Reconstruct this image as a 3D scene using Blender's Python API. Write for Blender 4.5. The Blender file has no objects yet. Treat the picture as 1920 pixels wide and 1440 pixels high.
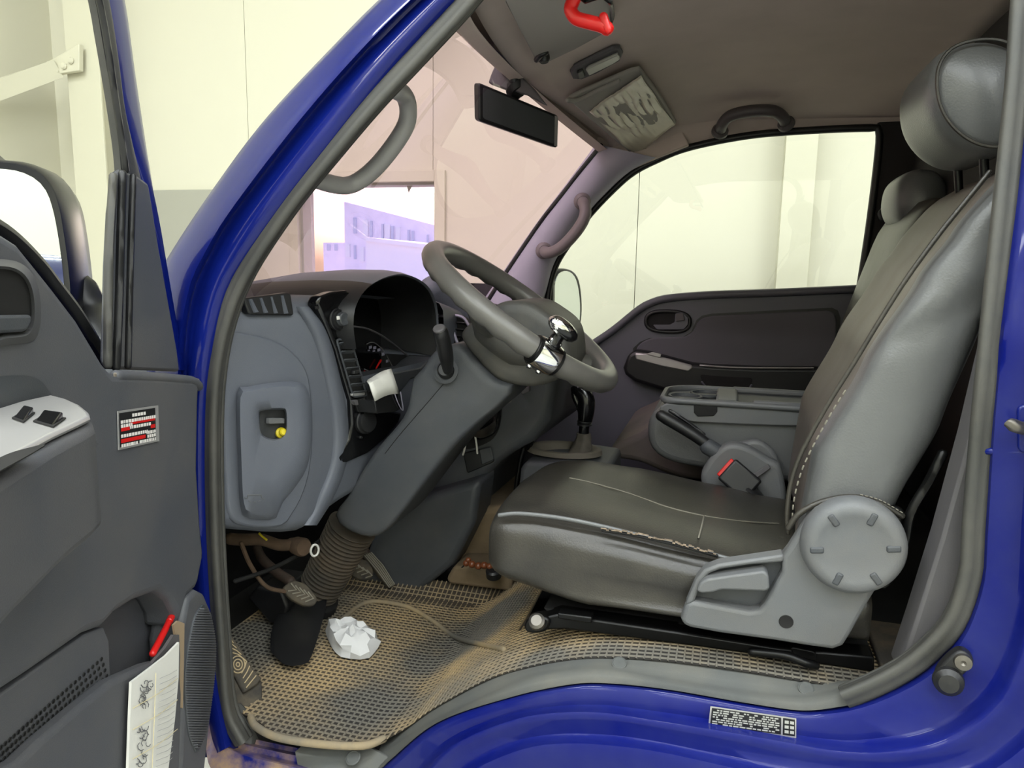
import bpy, bmesh, math, random
from mathutils import Vector, Matrix
random.seed(7)
SC = bpy.context.scene
COL = SC.collection

# ------------------------------------------------------------------ camera
F_PX, YAW, PITCH, ROLL, EYE = 1400.0, math.radians(16), math.radians(9), math.radians(1.0), 1.35
_fw = Vector((-math.sin(YAW) * math.cos(PITCH), math.cos(YAW) * math.cos(PITCH), -math.sin(PITCH)))
_r0 = Vector((math.cos(YAW), math.sin(YAW), 0))
_u0 = _r0.cross(_fw)
_rt = _r0 * math.cos(ROLL) + _u0 * math.sin(ROLL)
_up = -_r0 * math.sin(ROLL) + _u0 * math.cos(ROLL)
_o = Vector((0, 0, EYE))
cam_data = bpy.data.cameras.new('camera')
cam_data.sensor_width = 36.0
cam_data.lens = F_PX / 1920 * 36.0
cam_data.clip_start = 0.02
cam = bpy.data.objects.new('camera', cam_data)
COL.objects.link(cam)
cam.matrix_world = Matrix(((_rt.x, _up.x, -_fw.x, _o.x), (_rt.y, _up.y, -_fw.y, _o.y), (_rt.z, _up.z, -_fw.z, _o.z), (0, 0, 0, 1)))
SC.camera = cam

# ------------------------------------------------------------------ world, exposure
SC.view_settings.view_transform = 'Standard'
SC.view_settings.look = 'None'
SC.view_settings.gamma = 1.0
SC.view_settings.use_curve_mapping = False
SC.view_settings.exposure = 0.0
world = bpy.data.worlds.new('overcast_sky')
SC.world = world
world.use_nodes = True
_nt = world.node_tree
_nt.nodes.clear()
_wo = _nt.nodes.new('ShaderNodeOutputWorld')
_wb = _nt.nodes.new('ShaderNodeBackground')
_sky = _nt.nodes.new('ShaderNodeTexSky')
_sky.sky_type = 'NISHITA'
_sky.sun_disc = False
_sky.sun_elevation = math.radians(40)
_sky.air_density = 1.0
_sky.dust_density = 4.0
_wb.inputs[1].default_value = 0.75
_nt.links.new(_sky.outputs[0], _wb.inputs[0])
_nt.links.new(_wb.outputs[0], _wo.inputs[0])

# workshop ceiling luminaires: rows of bright panels (their housings are built with the room)
ROOM = dict(x0=-3.75, x1=7.5, y0=-6.0, y1=3.55, z1=4.6)
LAMPS = [(x, y) for y in (-5.2, -3.4, -1.6, 0.2) for x in (-2.4, 0.0, 2.4, 4.8)]
LAMP_W, LAMP_L, LAMP_POWER = 0.3, 1.5, 53.0
for _k, (_x, _y) in enumerate(LAMPS):
    _l = bpy.data.lights.new('ceiling_panel_light', 'AREA')
    _l.shape = 'RECTANGLE'
    _l.size, _l.size_y = LAMP_L, LAMP_W
    _l.energy = LAMP_POWER
    _l.color = (0.885, 0.95, 1.0)
    _lo = bpy.data.objects.new('ceiling_panel_light', _l)
    _lo.location = (_x, _y, ROOM['z1'] - 0.115)
    COL.objects.link(_lo)

# ------------------------------------------------------------------ points from the photograph's pixels, each at a stated place in the cab
def ray(px, py):
    return _fw + _rt * ((px - 960) / F_PX) - _up * ((py - 720) / F_PX)
def P(px, py, Y):
    d = ray(px, py)
    return _o + d * (Y / d.y)
def PX(px, py, X):
    d = ray(px, py)
    return _o + d * (X / d.x)
def PZ(px, py, Z):
    d = ray(px, py)
    return _o + d * ((Z - EYE) / d.z)
def PP(px, py, p0, n):
    d = ray(px, py)
    return _o + d * ((p0 - _o).dot(n) / d.dot(n))
def V(*a):
    return Vector(a)
def proj(p):
    d = p - _o
    z = d.dot(_fw)
    return 960 + F_PX * d.dot(_rt) / z, 720 - F_PX * d.dot(_up) / z

# ------------------------------------------------------------------ materials
def lin(c):
    def f(v):
        v /= 255.0
        return v / 12.92 if v <= 0.04045 else ((v + 0.055) / 1.055) ** 2.4
    return tuple(f(v) for v in c) + (1.0,)

MATS = {}
def mat(name, rgb, rough=0.5, metal=0.0, spec=0.5, coat=0.0, bump=0.0, bscale=400.0, var=0.0, vscale=8.0,
        dust=None, dust_amt=0.0, dust_scale=6.0, dust_up=0.0, alpha=1.0, emit=None, estr=0.0, trans=0.0, flake=False):
    """plain principled surface with optional grain (bump), tone variation, patchy dust and settled dust"""
    if name in MATS:
        return MATS[name]
    m = bpy.data.materials.new(name)
    m.use_nodes = True
    nt = m.node_tree
    b = nt.nodes['Principled BSDF']
    L = nt.links.new
    b.inputs['Base Color'].default_value = lin(rgb)
    b.inputs['Roughness'].default_value = rough
    b.inputs['Metallic'].default_value = metal
    b.inputs['Specular IOR Level'].default_value = spec
    b.inputs['Coat Weight'].default_value = coat
    b.inputs['Coat Roughness'].default_value = 0.04
    b.inputs['Transmission Weight'].default_value = trans
    b.inputs['Alpha'].default_value = alpha
    if emit:
        b.inputs['Emission Color'].default_value = lin(emit)
        b.inputs['Emission Strength'].default_value = estr
    geo = nt.nodes.new('ShaderNodeNewGeometry')
    col = None
    if var > 0:
        n = nt.nodes.new('ShaderNodeTexNoise')
        n.inputs['Scale'].default_value = vscale
        n.inputs['Detail'].default_value = 6
        L(geo.outputs['Position'], n.inputs['Vector'])
        r = nt.nodes.new('ShaderNodeMapRange')
        r.inputs[1].default_value = 0.3
        r.inputs[2].default_value = 0.7
        r.inputs[3].default_value = 1 - var
        r.inputs[4].default_value = 1 + var
        L(n.outputs[0], r.inputs[0])
        h = nt.nodes.new('ShaderNodeHueSaturation')
        h.inputs['Color'].default_value = lin(rgb)
        L(r.outputs[0], h.inputs['Value'])
        col = h.outputs[0]
    if dust and dust_amt > 0:
        n = nt.nodes.new('ShaderNodeTexNoise')
        n.inputs['Scale'].default_value = dust_scale
        n.inputs['Detail'].default_value = 8
        n.inputs['Roughness'].default_value = 0.65
        L(geo.outputs['Position'], n.inputs['Vector'])
        r = nt.nodes.new('ShaderNodeMapRange')
        r.inputs[1].default_value = 0.38
        r.inputs[2].default_value = 0.72
        r.inputs[3].default_value = 0.0
        r.inputs[4].default_value = dust_amt
        L(n.outputs[0], r.inputs[0])
        fac = r.outputs[0]
        if dust_up > 0:
            s = nt.nodes.new('ShaderNodeSeparateXYZ')
            L(geo.outputs['Normal'], s.inputs[0])
            r2 = nt.nodes.new('ShaderNodeMapRange')
            r2.inputs[1].default_value = 0.25
            r2.inputs[2].default_value = 1.0
            r2.inputs[3].default_value = 0.0
            r2.inputs[4].default_value = dust_up
            L(s.outputs[2], r2.inputs[0])
            a = nt.nodes.new('ShaderNodeMath')
            a.operation = 'ADD'
            a.use_clamp = True
            L(fac, a.inputs[0])
            L(r2.outputs[0], a.inputs[1])
            fac = a.outputs[0]
        mx = nt.nodes.new('ShaderNodeMix')
        mx.data_type = 'RGBA'
        mx.inputs['A'].default_value = lin(rgb)
        mx.inputs['B'].default_value = lin(dust)
        if col:
            L(col, mx.inputs['A'])
        L(fac, mx.inputs['Factor'])
        col = mx.outputs['Result']
        rr = nt.nodes.new('ShaderNodeMapRange')
        rr.inputs[3].default_value = rough
        rr.inputs[4].default_value = 0.9
        L(fac, rr.inputs[0])
        L(rr.outputs[0], b.inputs['Roughness'])
    if flake:
        n = nt.nodes.new('ShaderNodeTexVoronoi')
        n.inputs['Scale'].default_value = 1800
        L(geo.outputs['Position'], n.inputs['Vector'])
        mx = nt.nodes.new('ShaderNodeMix')
        mx.data_type = 'RGBA'
        mx.inputs['A'].default_value = lin(rgb)
        mx.inputs['B'].default_value = lin(tuple(min(255, c * 1.25 + 6) for c in rgb))
        if col:
            L(col, mx.inputs['A'])
        L(n.outputs['Color'], mx.inputs['Factor'])
        col = mx.outputs['Result']
    if col:
        L(col, b.inputs['Base Color'])
    if bump > 0:
        n = nt.nodes.new('ShaderNodeTexNoise')
        n.inputs['Scale'].default_value = bscale
        n.inputs['Detail'].default_value = 4
        L(geo.outputs['Position'], n.inputs['Vector'])
        bp = nt.nodes.new('ShaderNodeBump')
        bp.inputs['Strength'].default_value = bump
        bp.inputs['Distance'].default_value = 0.002
        L(n.outputs[0], bp.inputs['Height'])
        L(bp.outputs[0], b.inputs['Normal'])
    MATS[name] = m
    return m

def glass_mat(name, tint, gloss=0.06, rough=0.0, tint2=None):
    """thin sheet: light passes straight through tinted, a little mirror reflection at the surface"""
    if name in MATS:
        return MATS[name]
    m = bpy.data.materials.new(name)
    m.use_nodes = True
    nt = m.node_tree
    nt.nodes.clear()
    o = nt.nodes.new('ShaderNodeOutputMaterial')
    t = nt.nodes.new('ShaderNodeBsdfTransparent')
    t.inputs[0].default_value = tint + (1,)
    g = nt.nodes.new('ShaderNodeBsdfGlossy')
    g.inputs['Roughness'].default_value = rough
    g.inputs[0].default_value = (1, 1, 1, 1)
    mx = nt.nodes.new('ShaderNodeMixShader')
    lw = nt.nodes.new('ShaderNodeLayerWeight')
    lw.inputs[0].default_value = 0.5
    pw = nt.nodes.new('ShaderNodeMath')
    pw.operation = 'POWER'
    pw.inputs[1].default_value = 5.0
    nt.links.new(lw.outputs['Facing'], pw.inputs[0])
    mu = nt.nodes.new('ShaderNodeMath')
    mu.operation = 'MULTIPLY_ADD'
    mu.inputs[1].default_value = 0.9
    mu.inputs[2].default_value = gloss
    mu.use_clamp = True
    nt.links.new(pw.outputs[0], mu.inputs[0])
    nt.links.new(mu.outputs[0], mx.inputs[0])
    nt.links.new(t.outputs[0], mx.inputs[1])
    nt.links.new(g.outputs[0], mx.inputs[2])
    nt.links.new(mx.outputs[0], o.inputs[0])
    MATS[name] = m
    return m

DUST = (150, 128, 98)
M_wall = mat('cream_wall_panel', (218, 215, 196), 0.6, bump=0.05, bscale=60)
M_wall2 = mat('cream_steel', (214, 211, 190), 0.5)
M_wallgrey = mat('grey_wall_panel', (168, 167, 155), 0.6)
M_ceil = mat('white_ceiling', (235, 235, 228), 0.7)
M_floor = mat('workshop_floor', (168, 168, 164), 0.35, var=0.15, vscale=2, bump=0.05)
M_blue = mat('blue_paint', (10, 24, 100), 0.3, 0.0, 0.1, coat=0.5, var=0.08, vscale=5)
M_bluedirty = mat('dusty_blue_paint', (8, 19, 98), 0.3, 0.0, 0.1, coat=0.22, dust=(84, 90, 118), dust_amt=0.16, dust_scale=6)
M_rubber = mat('black_rubber_seal', (60, 60, 57), 0.5, bump=0.08, bscale=700, dust=(105, 100, 90), dust_amt=0.25, dust_scale=14)
M_leatherf = mat('front_leatherette', (88, 80, 76), 0.4, bump=0.22, bscale=420, var=0.1, vscale=10, dust=(128, 118, 100), dust_amt=0.2, dust_scale=6)
M_black = mat('black_plastic', (24, 24, 25), 0.45, bump=0.05, bscale=900)
M_blackgloss = mat('glossy_black', (14, 14, 15), 0.16)
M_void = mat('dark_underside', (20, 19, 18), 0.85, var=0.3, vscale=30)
M_dash = mat('dash_grey_plastic', (94, 98, 107), 0.5, bump=0.22, bscale=1100, dust=(125, 122, 116), dust_amt=0.10, dust_scale=9)
M_dash2 = mat('dash_dark_plastic', (62, 65, 69), 0.52, bump=0.2, bscale=1100, dust=(116, 110, 100), dust_amt=0.14, dust_scale=11)
M_doorp = mat('door_grey_plastic', (74, 76, 81), 0.5, bump=0.22, bscale=1000, dust=(112, 106, 98), dust_amt=0.34, dust_scale=5)
M_pdoor = mat('far_door_plastic', (88, 88, 96), 0.5, bump=0.18, bscale=900)
M_cloth = mat('door_insert_fabric', (92, 90, 96), 0.9, bump=0.35, bscale=1400)
M_trim = mat('pillar_trim_grey', (170, 166, 182), 0.6, bump=0.1, bscale=900)
M_trimdk = mat('dark_trim_grey', (84, 82, 84), 0.65, bump=0.12, bscale=900, dust=(110, 102, 92), dust_amt=0.12)
M_handle = mat('grab_handle_grey', (150, 148, 146), 0.42, bump=0.03, bscale=500)
M_handledk = mat('dark_grab_handle', (82, 76, 76), 0.5)
M_liner = mat('headliner_felt', (206, 191, 180), 0.95, bump=0.35, bscale=900, var=0.05, vscale=9)
M_visor = mat('sun_visor_vinyl', (150, 146, 138), 0.7, bump=0.15, bscale=700)
M_leather = mat('black_leatherette', (44, 42, 38), 0.34, bump=0.22, bscale=420, var=0.10, vscale=14, dust=(104, 96, 80), dust_amt=0.14, dust_scale=7)
M_leather2 = mat('side_leatherette', (92, 93, 93), 0.34, bump=0.2, bscale=420, var=0.08, vscale=12)
M_seatback = mat('dusty_seat_fabric', (92, 84, 84), 0.8, bump=0.2, bscale=600, dust=(140, 125, 105), dust_amt=0.3)
M_seam = mat('pale_thread', (118, 114, 102), 0.8)
M_seattrim = mat('seat_side_plastic', (94, 96, 98), 0.45, bump=0.22, bscale=1100, dust=(128, 116, 98), dust_amt=0.16, dust_scale=9)
M_rail = mat('black_steel_rail', (22, 22, 22), 0.35, 0.6)
M_chrome = mat('chrome', (235, 235, 235), 0.06, 1.0)
M_steel = mat('dull_steel', (112, 108, 102), 0.5, 1.0, var=0.15, vscale=60)
M_wheel = mat('worn_wheel_grey', (94, 92, 88), 0.33, bump=0.06, bscale=300, var=0.06, vscale=25)
M_wheelhub = mat('wheel_hub_plastic', (60, 60, 58), 0.5, bump=0.1, dust=(116, 110, 96), dust_amt=0.3, dust_scale=10)
M_sill = mat('grey_sill_trim', (92, 94, 92), 0.5, bump=0.12, bscale=900, dust=(140, 132, 112), dust_amt=0.30, dust_scale=8)
M_mat = mat('rubber_mat_base', (54, 50, 44), 0.85, bump=0.2, bscale=300, dust=(142, 118, 84), dust_amt=0.75, dust_scale=5)
M_matgrid = mat('rubber_mat_ribs', (84, 78, 68), 0.75, bump=0.15, bscale=300, dust=(164, 144, 112), dust_amt=0.85, dust_scale=5)
M_matgrid2 = mat('rubber_mat_ribs_light', (112, 110, 102), 0.6, bump=0.1, bscale=300, dust=(170, 160, 138), dust_amt=0.5, dust_scale=7)
M_tan = mat('dusty_tan_cover', (110, 94, 72), 0.95, bump=0.3, bscale=200, var=0.15, vscale=20)
M_white = mat('white_paper', (222, 220, 212), 0.8, bump=0.1, bscale=200)
M_tissue = mat('tissue', (205, 204, 202), 0.9, bump=0.1, bscale=300)
M_red = mat('red_plastic', (205, 26, 24), 0.35)
M_ink = mat('black_ink', (18, 18, 20), 0.6)
M_mirror = mat('mirror_glass', (214, 220, 220), 0.02, 1.0)
M_yellow = mat('yellow_plastic', (200, 180, 30), 0.4)
M_silver = mat('silver_plastic', (184, 182, 180), 0.35, 0.5)
M_bag = mat('clear_wrap', (222, 214, 192), 0.22, alpha=0.88, bump=0.0)
M_lens = mat('lamp_lens', (190, 190, 178), 0.3, trans=0.2)
M_glass = glass_mat('side_glass', (0.97, 0.985, 0.965))
M_ws = glass_mat('windshield_glass', (0.775, 0.60, 0.68), 0.03)
M_winglass = glass_mat('window_glass', (0.97, 0.96, 1.0))

# ------------------------------------------------------------------ mesh helpers
WLOC = {}
def add(name, verts, faces, m, parent=None, smooth=35, bevel=0.0, seg=2, subsurf=0, solid=0.0, soff=0.0, mats=None, fmat=None, crease=None):
    verts = [Vector(v) for v in verts]
    lo = Vector((min(v.x for v in verts), min(v.y for v in verts), min(v.z for v in verts)))
    hi = Vector((max(v.x for v in verts), max(v.y for v in verts), max(v.z for v in verts)))
    c = Vector(((lo.x + hi.x) / 2, (lo.y + hi.y) / 2, lo.z))
    me = bpy.data.meshes.new(name)
    me.from_pydata([v - c for v in verts], [], faces)
    me.validate()
    bm = bmesh.new()
    bm.from_mesh(me)
    bmesh.ops.recalc_face_normals(bm, faces=bm.faces)
    bm.to_mesh(me)
    bm.free()
    for mm in (mats or [m]):
        me.materials.append(mm)
    if fmat:
        for p, i in zip(me.polygons, fmat):
            p.material_index = i
    if smooth:
        for p in me.polygons:
            p.use_smooth = True
        if smooth < 180 and not subsurf:
            me.set_sharp_from_angle(angle=math.radians(smooth))
    o = bpy.data.objects.new(name, me)
    COL.objects.link(o)
    WLOC[o.name] = c
    if parent:
        o.parent = parent
        o.location = c - WLOC[parent.name]
    else:
        o.location = c
    if solid:
        md = o.modifiers.new('thickness', 'SOLIDIFY')
        md.thickness = solid
        md.offset = soff
    if bevel:
        md = o.modifiers.new('edges', 'BEVEL')
        md.width = bevel
        md.segments = seg
        md.limit_method = 'ANGLE'
        md.angle_limit = math.radians(40)
        md.harden_normals = False
    if subsurf:
        md = o.modifiers.new('smooth', 'SUBSURF')
        md.levels = subsurf
        md.render_levels = subsurf
    return o

def tag(o, label, cat=None, group=None, kind=None):
    o['label'] = label
    if cat:
        o['category'] = cat
    if group:
        o['group'] = group
    if kind:
        o['kind'] = kind
    return o

def thing(name, loc, label, cat, group=None, kind=None):
    o = bpy.data.objects.new(name, None)
    o.empty_display_size = 0.05
    COL.objects.link(o)
    o.location = loc
    WLOC[o.name] = Vector(loc)
    return tag(o, label, cat, group, kind)

def cat_rom(pts, n, closed=False):
    """smooth curve through the points, n samples evenly spaced by length"""
    pts = [Vector(p) for p in pts]
    k = len(pts)
    if k == 2 and not closed:
        return [pts[0].lerp(pts[1], i / (n - 1)) for i in range(n)]
    fine = []
    rng = range(k if closed else k - 1)
    for i in rng:
        if closed:
            a, b, c, d = pts[i - 1], pts[i], pts[(i + 1) % k], pts[(i + 2) % k]
        else:
            b, c = pts[i], pts[i + 1]
            a = pts[i - 1] if i > 0 else b * 2 - c
            d = pts[i + 2] if i + 2 < k else c * 2 - b
        for j in range(16):
            t = j / 16
            fine.append(0.5 * ((2 * b) + (c - a) * t + (2 * a - 5 * b + 4 * c - d) * t * t + (3 * b - a - 3 * c + d) * t ** 3))
    fine.append(pts[0].copy() if closed else pts[-1].copy())
    L = [0.0]
    for i in range(1, len(fine)):
        L.append(L[-1] + (fine[i] - fine[i - 1]).length)
    out = []
    m = n if closed else n - 1
    j = 0
    for i in range(n):
        s = L[-1] * i / m
        while j < len(L) - 2 and L[j + 1] < s:
            j += 1
        t = (s - L[j]) / max(1e-9, L[j + 1] - L[j])
        out.append(fine[j].lerp(fine[j + 1], min(1, max(0, t))))
    return out

def loft_data(rows, close_u=False, close_v=False, cap=False):
    nv = len(rows[0])
    verts = [p for r in rows for p in r]
    faces = []
    nr = len(rows)
    for i in range(nr if close_v else nr - 1):
        i2 = (i + 1) % nr
        for j in range(nv if close_u else nv - 1):
            j2 = (j + 1) % nv
            faces.append((i * nv + j, i * nv + j2, i2 * nv + j2, i2 * nv + j))
    if cap:
        faces.append(tuple(range(nv))[::-1])
        faces.append(tuple((nr - 1) * nv + j for j in range(nv)))
    return verts, faces

def loft(name, rows, m, parent=None, close_u=False, close_v=False, cap=False, **kw):
    v, f = loft_data(rows, close_u, close_v, cap)
    return add(name, v, f, m, parent, **kw)

def skin(name, curves, n, m, parent=None, **kw):
    """sheet of metal or plastic running through several traced edge lines"""
    return loft(name, [cat_rom(c, n) for c in curves], m, parent, **kw)

def frames(path, up=None, closed=False):
    n = len(path)
    T = []
    for i in range(n):
        a = path[i - 1] if (closed or i > 0) else path[i]
        b = path[(i + 1) % n] if (closed or i < n - 1) else path[i]
        T.append((b - a).normalized())
    out = []
    u = Vector(up) if up else (Vector((0, 0, 1)) if abs(T[0].z) < 0.9 else Vector((0, 1, 0)))
    for i in range(n):
        if up:
            u = Vector(up)
        s = T[i].cross(u)
        if s.length < 1e-6:
            s = T[i].orthogonal()
        s.normalize()
        w = s.cross(T[i]).normalized()
        u = w
        out.append((s, w))
    return out

def tube_data(path, r, seg=10, closed=False, up=None, rx=None, cap=True, prof=None):
    fr = frames(path, up, closed)
    rows = []
    n = len(path)
    for i, p in enumerate(path):
        a = r(i / max(1, n - 1)) if callable(r) else r
        b = (rx(i / max(1, n - 1)) if callable(rx) else rx) if rx is not None else a
        s, w = fr[i]
        if prof:
            rows.append([p + s * (q[0]) + w * (q[1]) for q in prof])
        else:
            rows.append([p + s * (b * math.cos(2 * math.pi * k / seg)) + w * (a * math.sin(2 * math.pi * k / seg)) for k in range(seg)])
    if not closed and cap and not prof:
        a0 = r(0) if callable(r) else r
        a1 = r(1) if callable(r) else r
        t0 = (path[1] - path[0]).normalized()
        t1 = (path[-1] - path[-2]).normalized()
        def cap_rows(row, c, t, a):
            o = []
            for f, d in ((0.75, 0.5), (0.35, 0.72)):
                o.append([c + (q - c) * f - t * a * d for q in row])
            return o
        c0 = cap_rows(rows[0], path[0], t0, a0)
        c1 = cap_rows(rows[-1], path[-1], -t1, a1)
        rows = [c0[1], c0[0]] + rows + c1
    return loft_data(rows, True, closed, (not closed) and cap)

def tube(name, pts, r, m, parent=None, n=24, seg=10, closed=False, up=None, rx=None, cap=True, smoothpath=True, prof=None, **kw):
    path = cat_rom(pts, n, closed) if smoothpath else [Vector(p) for p in pts]
    v, f = tube_data(path, r, seg, closed, up, rx, cap, prof)
    kw.setdefault('smooth', 60)
    return add(name, v, f, m, parent, **kw)

def prism(name, pts, vec, m, parent=None, bevel=0.003, seg=2, **kw):
    """slab with the given outline and depth"""
    pts = [Vector(p) for p in pts]
    vec = Vector(vec)
    n = len(pts)
    v = pts + [p + vec for p in pts]
    f = [tuple(range(n)), tuple(range(n, 2 * n))[::-1]] + [(i, i + n, (i + 1) % n + n, (i + 1) % n) for i in range(n)]
    return add(name, v, f, m, parent, bevel=bevel, seg=seg, **kw)

def box_data(c, size, ax=None):
    c = Vector(c)
    if ax is None:
        ax = (Vector((1, 0, 0)), Vector((0, 1, 0)), Vector((0, 0, 1)))
    h = [a * (s / 2) for a, s in zip(ax, size)]
    v = [c + h[0] * i + h[1] * j + h[2] * k for i in (-1, 1) for j in (-1, 1) for k in (-1, 1)]
    f = [(0, 1, 3, 2), (4, 6, 7, 5), (0, 4, 5, 1), (2, 3, 7, 6), (0, 2, 6, 4), (1, 5, 7, 3)]
    return v, f

def box(name, c, size, m, parent=None, ax=None, bevel=0.003, seg=2, **kw):
    v, f = box_data(c, size, ax)
    return add(name, v, f, m, parent, bevel=bevel, seg=seg, **kw)

def axes(x, y=None):
    """orthonormal frame: first axis along x, second near y"""
    x = Vector(x).normalized()
    y = Vector(y) if y is not None else Vector((0, 0, 1))
    z = x.cross(y).normalized()
    return x, z.cross(x).normalized(), z

def lathe_data(prof, c, axis, seg=32, up=None):
    a, b, d = axes(axis, up if up is not None else (Vector((0, 0, 1)) if abs(Vector(axis).normalized().z) < 0.9 else Vector((1, 0, 0))))
    rows = [[Vector(c) + a * h + (b * math.cos(2 * math.pi * k / seg) + d * math.sin(2 * math.pi * k / seg)) * r for k in range(seg)] for r, h in prof]
    return loft_data(rows, True, False, True)

def lathe(name, prof, c, axis, m, parent=None, seg=32, **kw):
    v, f = lathe_data(prof, c, axis, seg)
    return add(name, v, f, m, parent, **kw)

class Bag:
    """collects many small solids that belong to one part"""
    def __init__(self):
        self.v, self.f = [], []
    def put(self, vf):
        k = len(self.v)
        self.v += vf[0]
        self.f += [tuple(i + k for i in f) for f in vf[1]]
        return self
    def build(self, name, m, parent=None, **kw):
        return add(name, self.v, self.f, m, parent, **kw)

def rounded(pts, r, n=4, closed=True):
    """outline with its corners rounded to radius r"""
    pts = [Vector(p) for p in pts]
    out = []
    k = len(pts)
    for i in range(k):
        a, b, c = pts[i - 1], pts[i], pts[(i + 1) % k]
        d1, d2 = (a - b), (c - b)
        q = min(r, d1.length * 0.45, d2.length * 0.45)
        p1, p2 = b + d1.normalized() * q, b + d2.normalized() * q
        for j in range(n + 1):
            t = j / n
            out.append(p1 * (1 - t) ** 2 + b * 2 * t * (1 - t) + p2 * t * t)
    return out

def seam(name, pts, m, parent, length=0.006, gap=0.004, r=0.0011, n=None):
    """row of stitches along a line"""
    tot = sum((Vector(pts[i + 1]) - Vector(pts[i])).length for i in range(len(pts) - 1))
    k = max(2, int(tot / (length + gap)))
    path = cat_rom(pts, k * 2)
    b = Bag()
    for i in range(0, len(path) - 1, 2):
        b.put(tube_data([path[i], path[i].lerp(path[i + 1], 0.5), path[i + 1]], r, 5))
    return b.build(name, m, parent, smooth=60)

# ================================================================== THE WORKSHOP
x0, x1, y0, y1, z1 = ROOM['x0'], ROOM['x1'], ROOM['y0'], ROOM['y1'], ROOM['z1']
def struct(o, label, cat='wall'):
    return tag(o, label, cat, kind='structure')
T = 0.12
struct(box('floor', ((x0 + x1) / 2, (y0 + y1) / 2, -0.05), (x1 - x0, y1 - y0, 0.1), M_floor, bevel=0), 'smooth grey workshop floor under the truck', 'floor')
struct(box('ceiling', ((x0 + x1) / 2, (y0 + y1) / 2, z1 + 0.05), (x1 - x0, y1 - y0, 0.1), M_ceil, bevel=0), 'white workshop ceiling with lamp panels', 'ceiling')
# wall beside the truck, pierced by one window
wa, wb = P(560, 341, y1), P(817, 341, y1)
wx0, wx1, wz1, wz0 = wa.x, wb.x, wb.z, 0.95
def wall_xz(name, xa, xb, za, zb, y, parent=None, t=T, m=None):
    return box(name, ((xa + xb) / 2, y + t / 2, (za + zb) / 2), (xb - xa, t, zb - za), m or M_wall, parent, bevel=0)
W = thing('wall_far', (0, y1, 0), 'long cream panel wall beyond the truck, pierced by a window', 'wall', kind='structure')
# insulated wall panels about one metre wide with a fine joint between them
joints = [P(460, 100, y1).x, P(812, 200, y1).x, P(1195, 430, y1).x]
step = 1.03
xs = sorted([x0, x1] + joints + [joints[2] + step * k for k in range(1, 8) if joints[2] + step * k < x1 - 0.2] + [joints[0] - step * k for k in range(1, 5) if joints[0] - step * k > x0 + 0.2])
for a, b in zip(xs[:-1], xs[1:]):
    a = a + 0.0015 if a > x0 else a - T
    b = b - 0.0015 if b < x1 else b + T
    segs = []
    if b <= wx0 or a >= wx1:
        segs = [(a, b, 0, z1)]
    else:
        ca, cb = max(a, wx0), min(b, wx1)
        segs = [(ca, cb, 0, wz0), (ca, cb, wz1, z1)]
        if a < wx0:
            segs.append((a, wx0, 0, z1))
        if b > wx1:
            segs.append((wx1, b, 0, z1))
    bg = Bag()
    for s in segs:
        bg.put(box_data(((s[0] + s[1]) / 2, y1 + T / 2, (s[2] + s[3]) / 2), (s[1] - s[0], T, s[3] - s[2])))
    bg.build('panel', M_wall, W, smooth=0)
box('backing_board', ((x0 + wx0) / 2, y1 + T + 0.01, z1 / 2), (wx0 - x0, 0.02, z1), M_wallgrey, W, bevel=0)
box('backing_board', ((x1 + wx1) / 2, y1 + T + 0.01, z1 / 2), (x1 - wx1, 0.02, z1), M_wallgrey, W, bevel=0)
struct(box('wall_front', (x0 - T / 2, (y0 + y1) / 2, z1 / 2), (T, y1 - y0, z1), M_wall, bevel=0), 'cream panel wall in front of the truck with a knee brace')
struct(box('wall_rear', (x1 + T / 2, (y0 + y1) / 2, z1 / 2), (T, y1 - y0, z1), M_wall, bevel=0), 'cream panel wall behind the truck')
struct(box('wall_near', ((x0 + x1) / 2, y0 - T / 2, z1 / 2), (x1 - x0, T, z1), M_wall, bevel=0), 'cream panel wall behind the viewer')
# grey board standing on the far wall
gx0, gx1, gz = P(262, 357, y1 - 0.02).x, P(428, 357, y1 - 0.02).x, P(345, 356, y1 - 0.02).z
struct(box('trim_1', ((gx0 + gx1) / 2, y1 - 0.02, gz / 2), (gx1 - gx0, 0.03, gz - 0.002), M_wallgrey, bevel=0.003), 'plain grey panel covering the lower far wall', 'panel')
# steel column in the corner and column by the side window
def column(name, xa, xb, d, label):
    c = thing(name, ((xa + xb) / 2, y1 - d / 2, 0), label, 'column', kind='structure')
    w = xb - xa
    box('flange', ((xa + xb) / 2, y1 - d + 0.006, z1 / 2), (w, 0.012, z1), M_wall2, c, bevel=0.002)
    box('flange', ((xa + xb) / 2, y1 - 0.008, z1 / 2), (w, 0.012, z1), M_wall2, c, bevel=0.002)
    box('web', ((xa + xb) / 2, y1 - d / 2 - 0.001, z1 / 2), (0.012, d - 0.027, z1), M_wall2, c, bevel=0)
    return c
ca, cb = P(134, 250, y1 - 0.2).x, P(194, 250, y1 - 0.2).x
column('trim_2', ca, cb, 0.2, 'cream steel column in the wall corner behind the mirror')
ca, cb = P(1464, 400, y1 - 0.12).x, P(1524, 400, y1 - 0.12).x
column('trim_3', ca, cb, 0.12, 'cream steel column seen through the passenger window')
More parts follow.
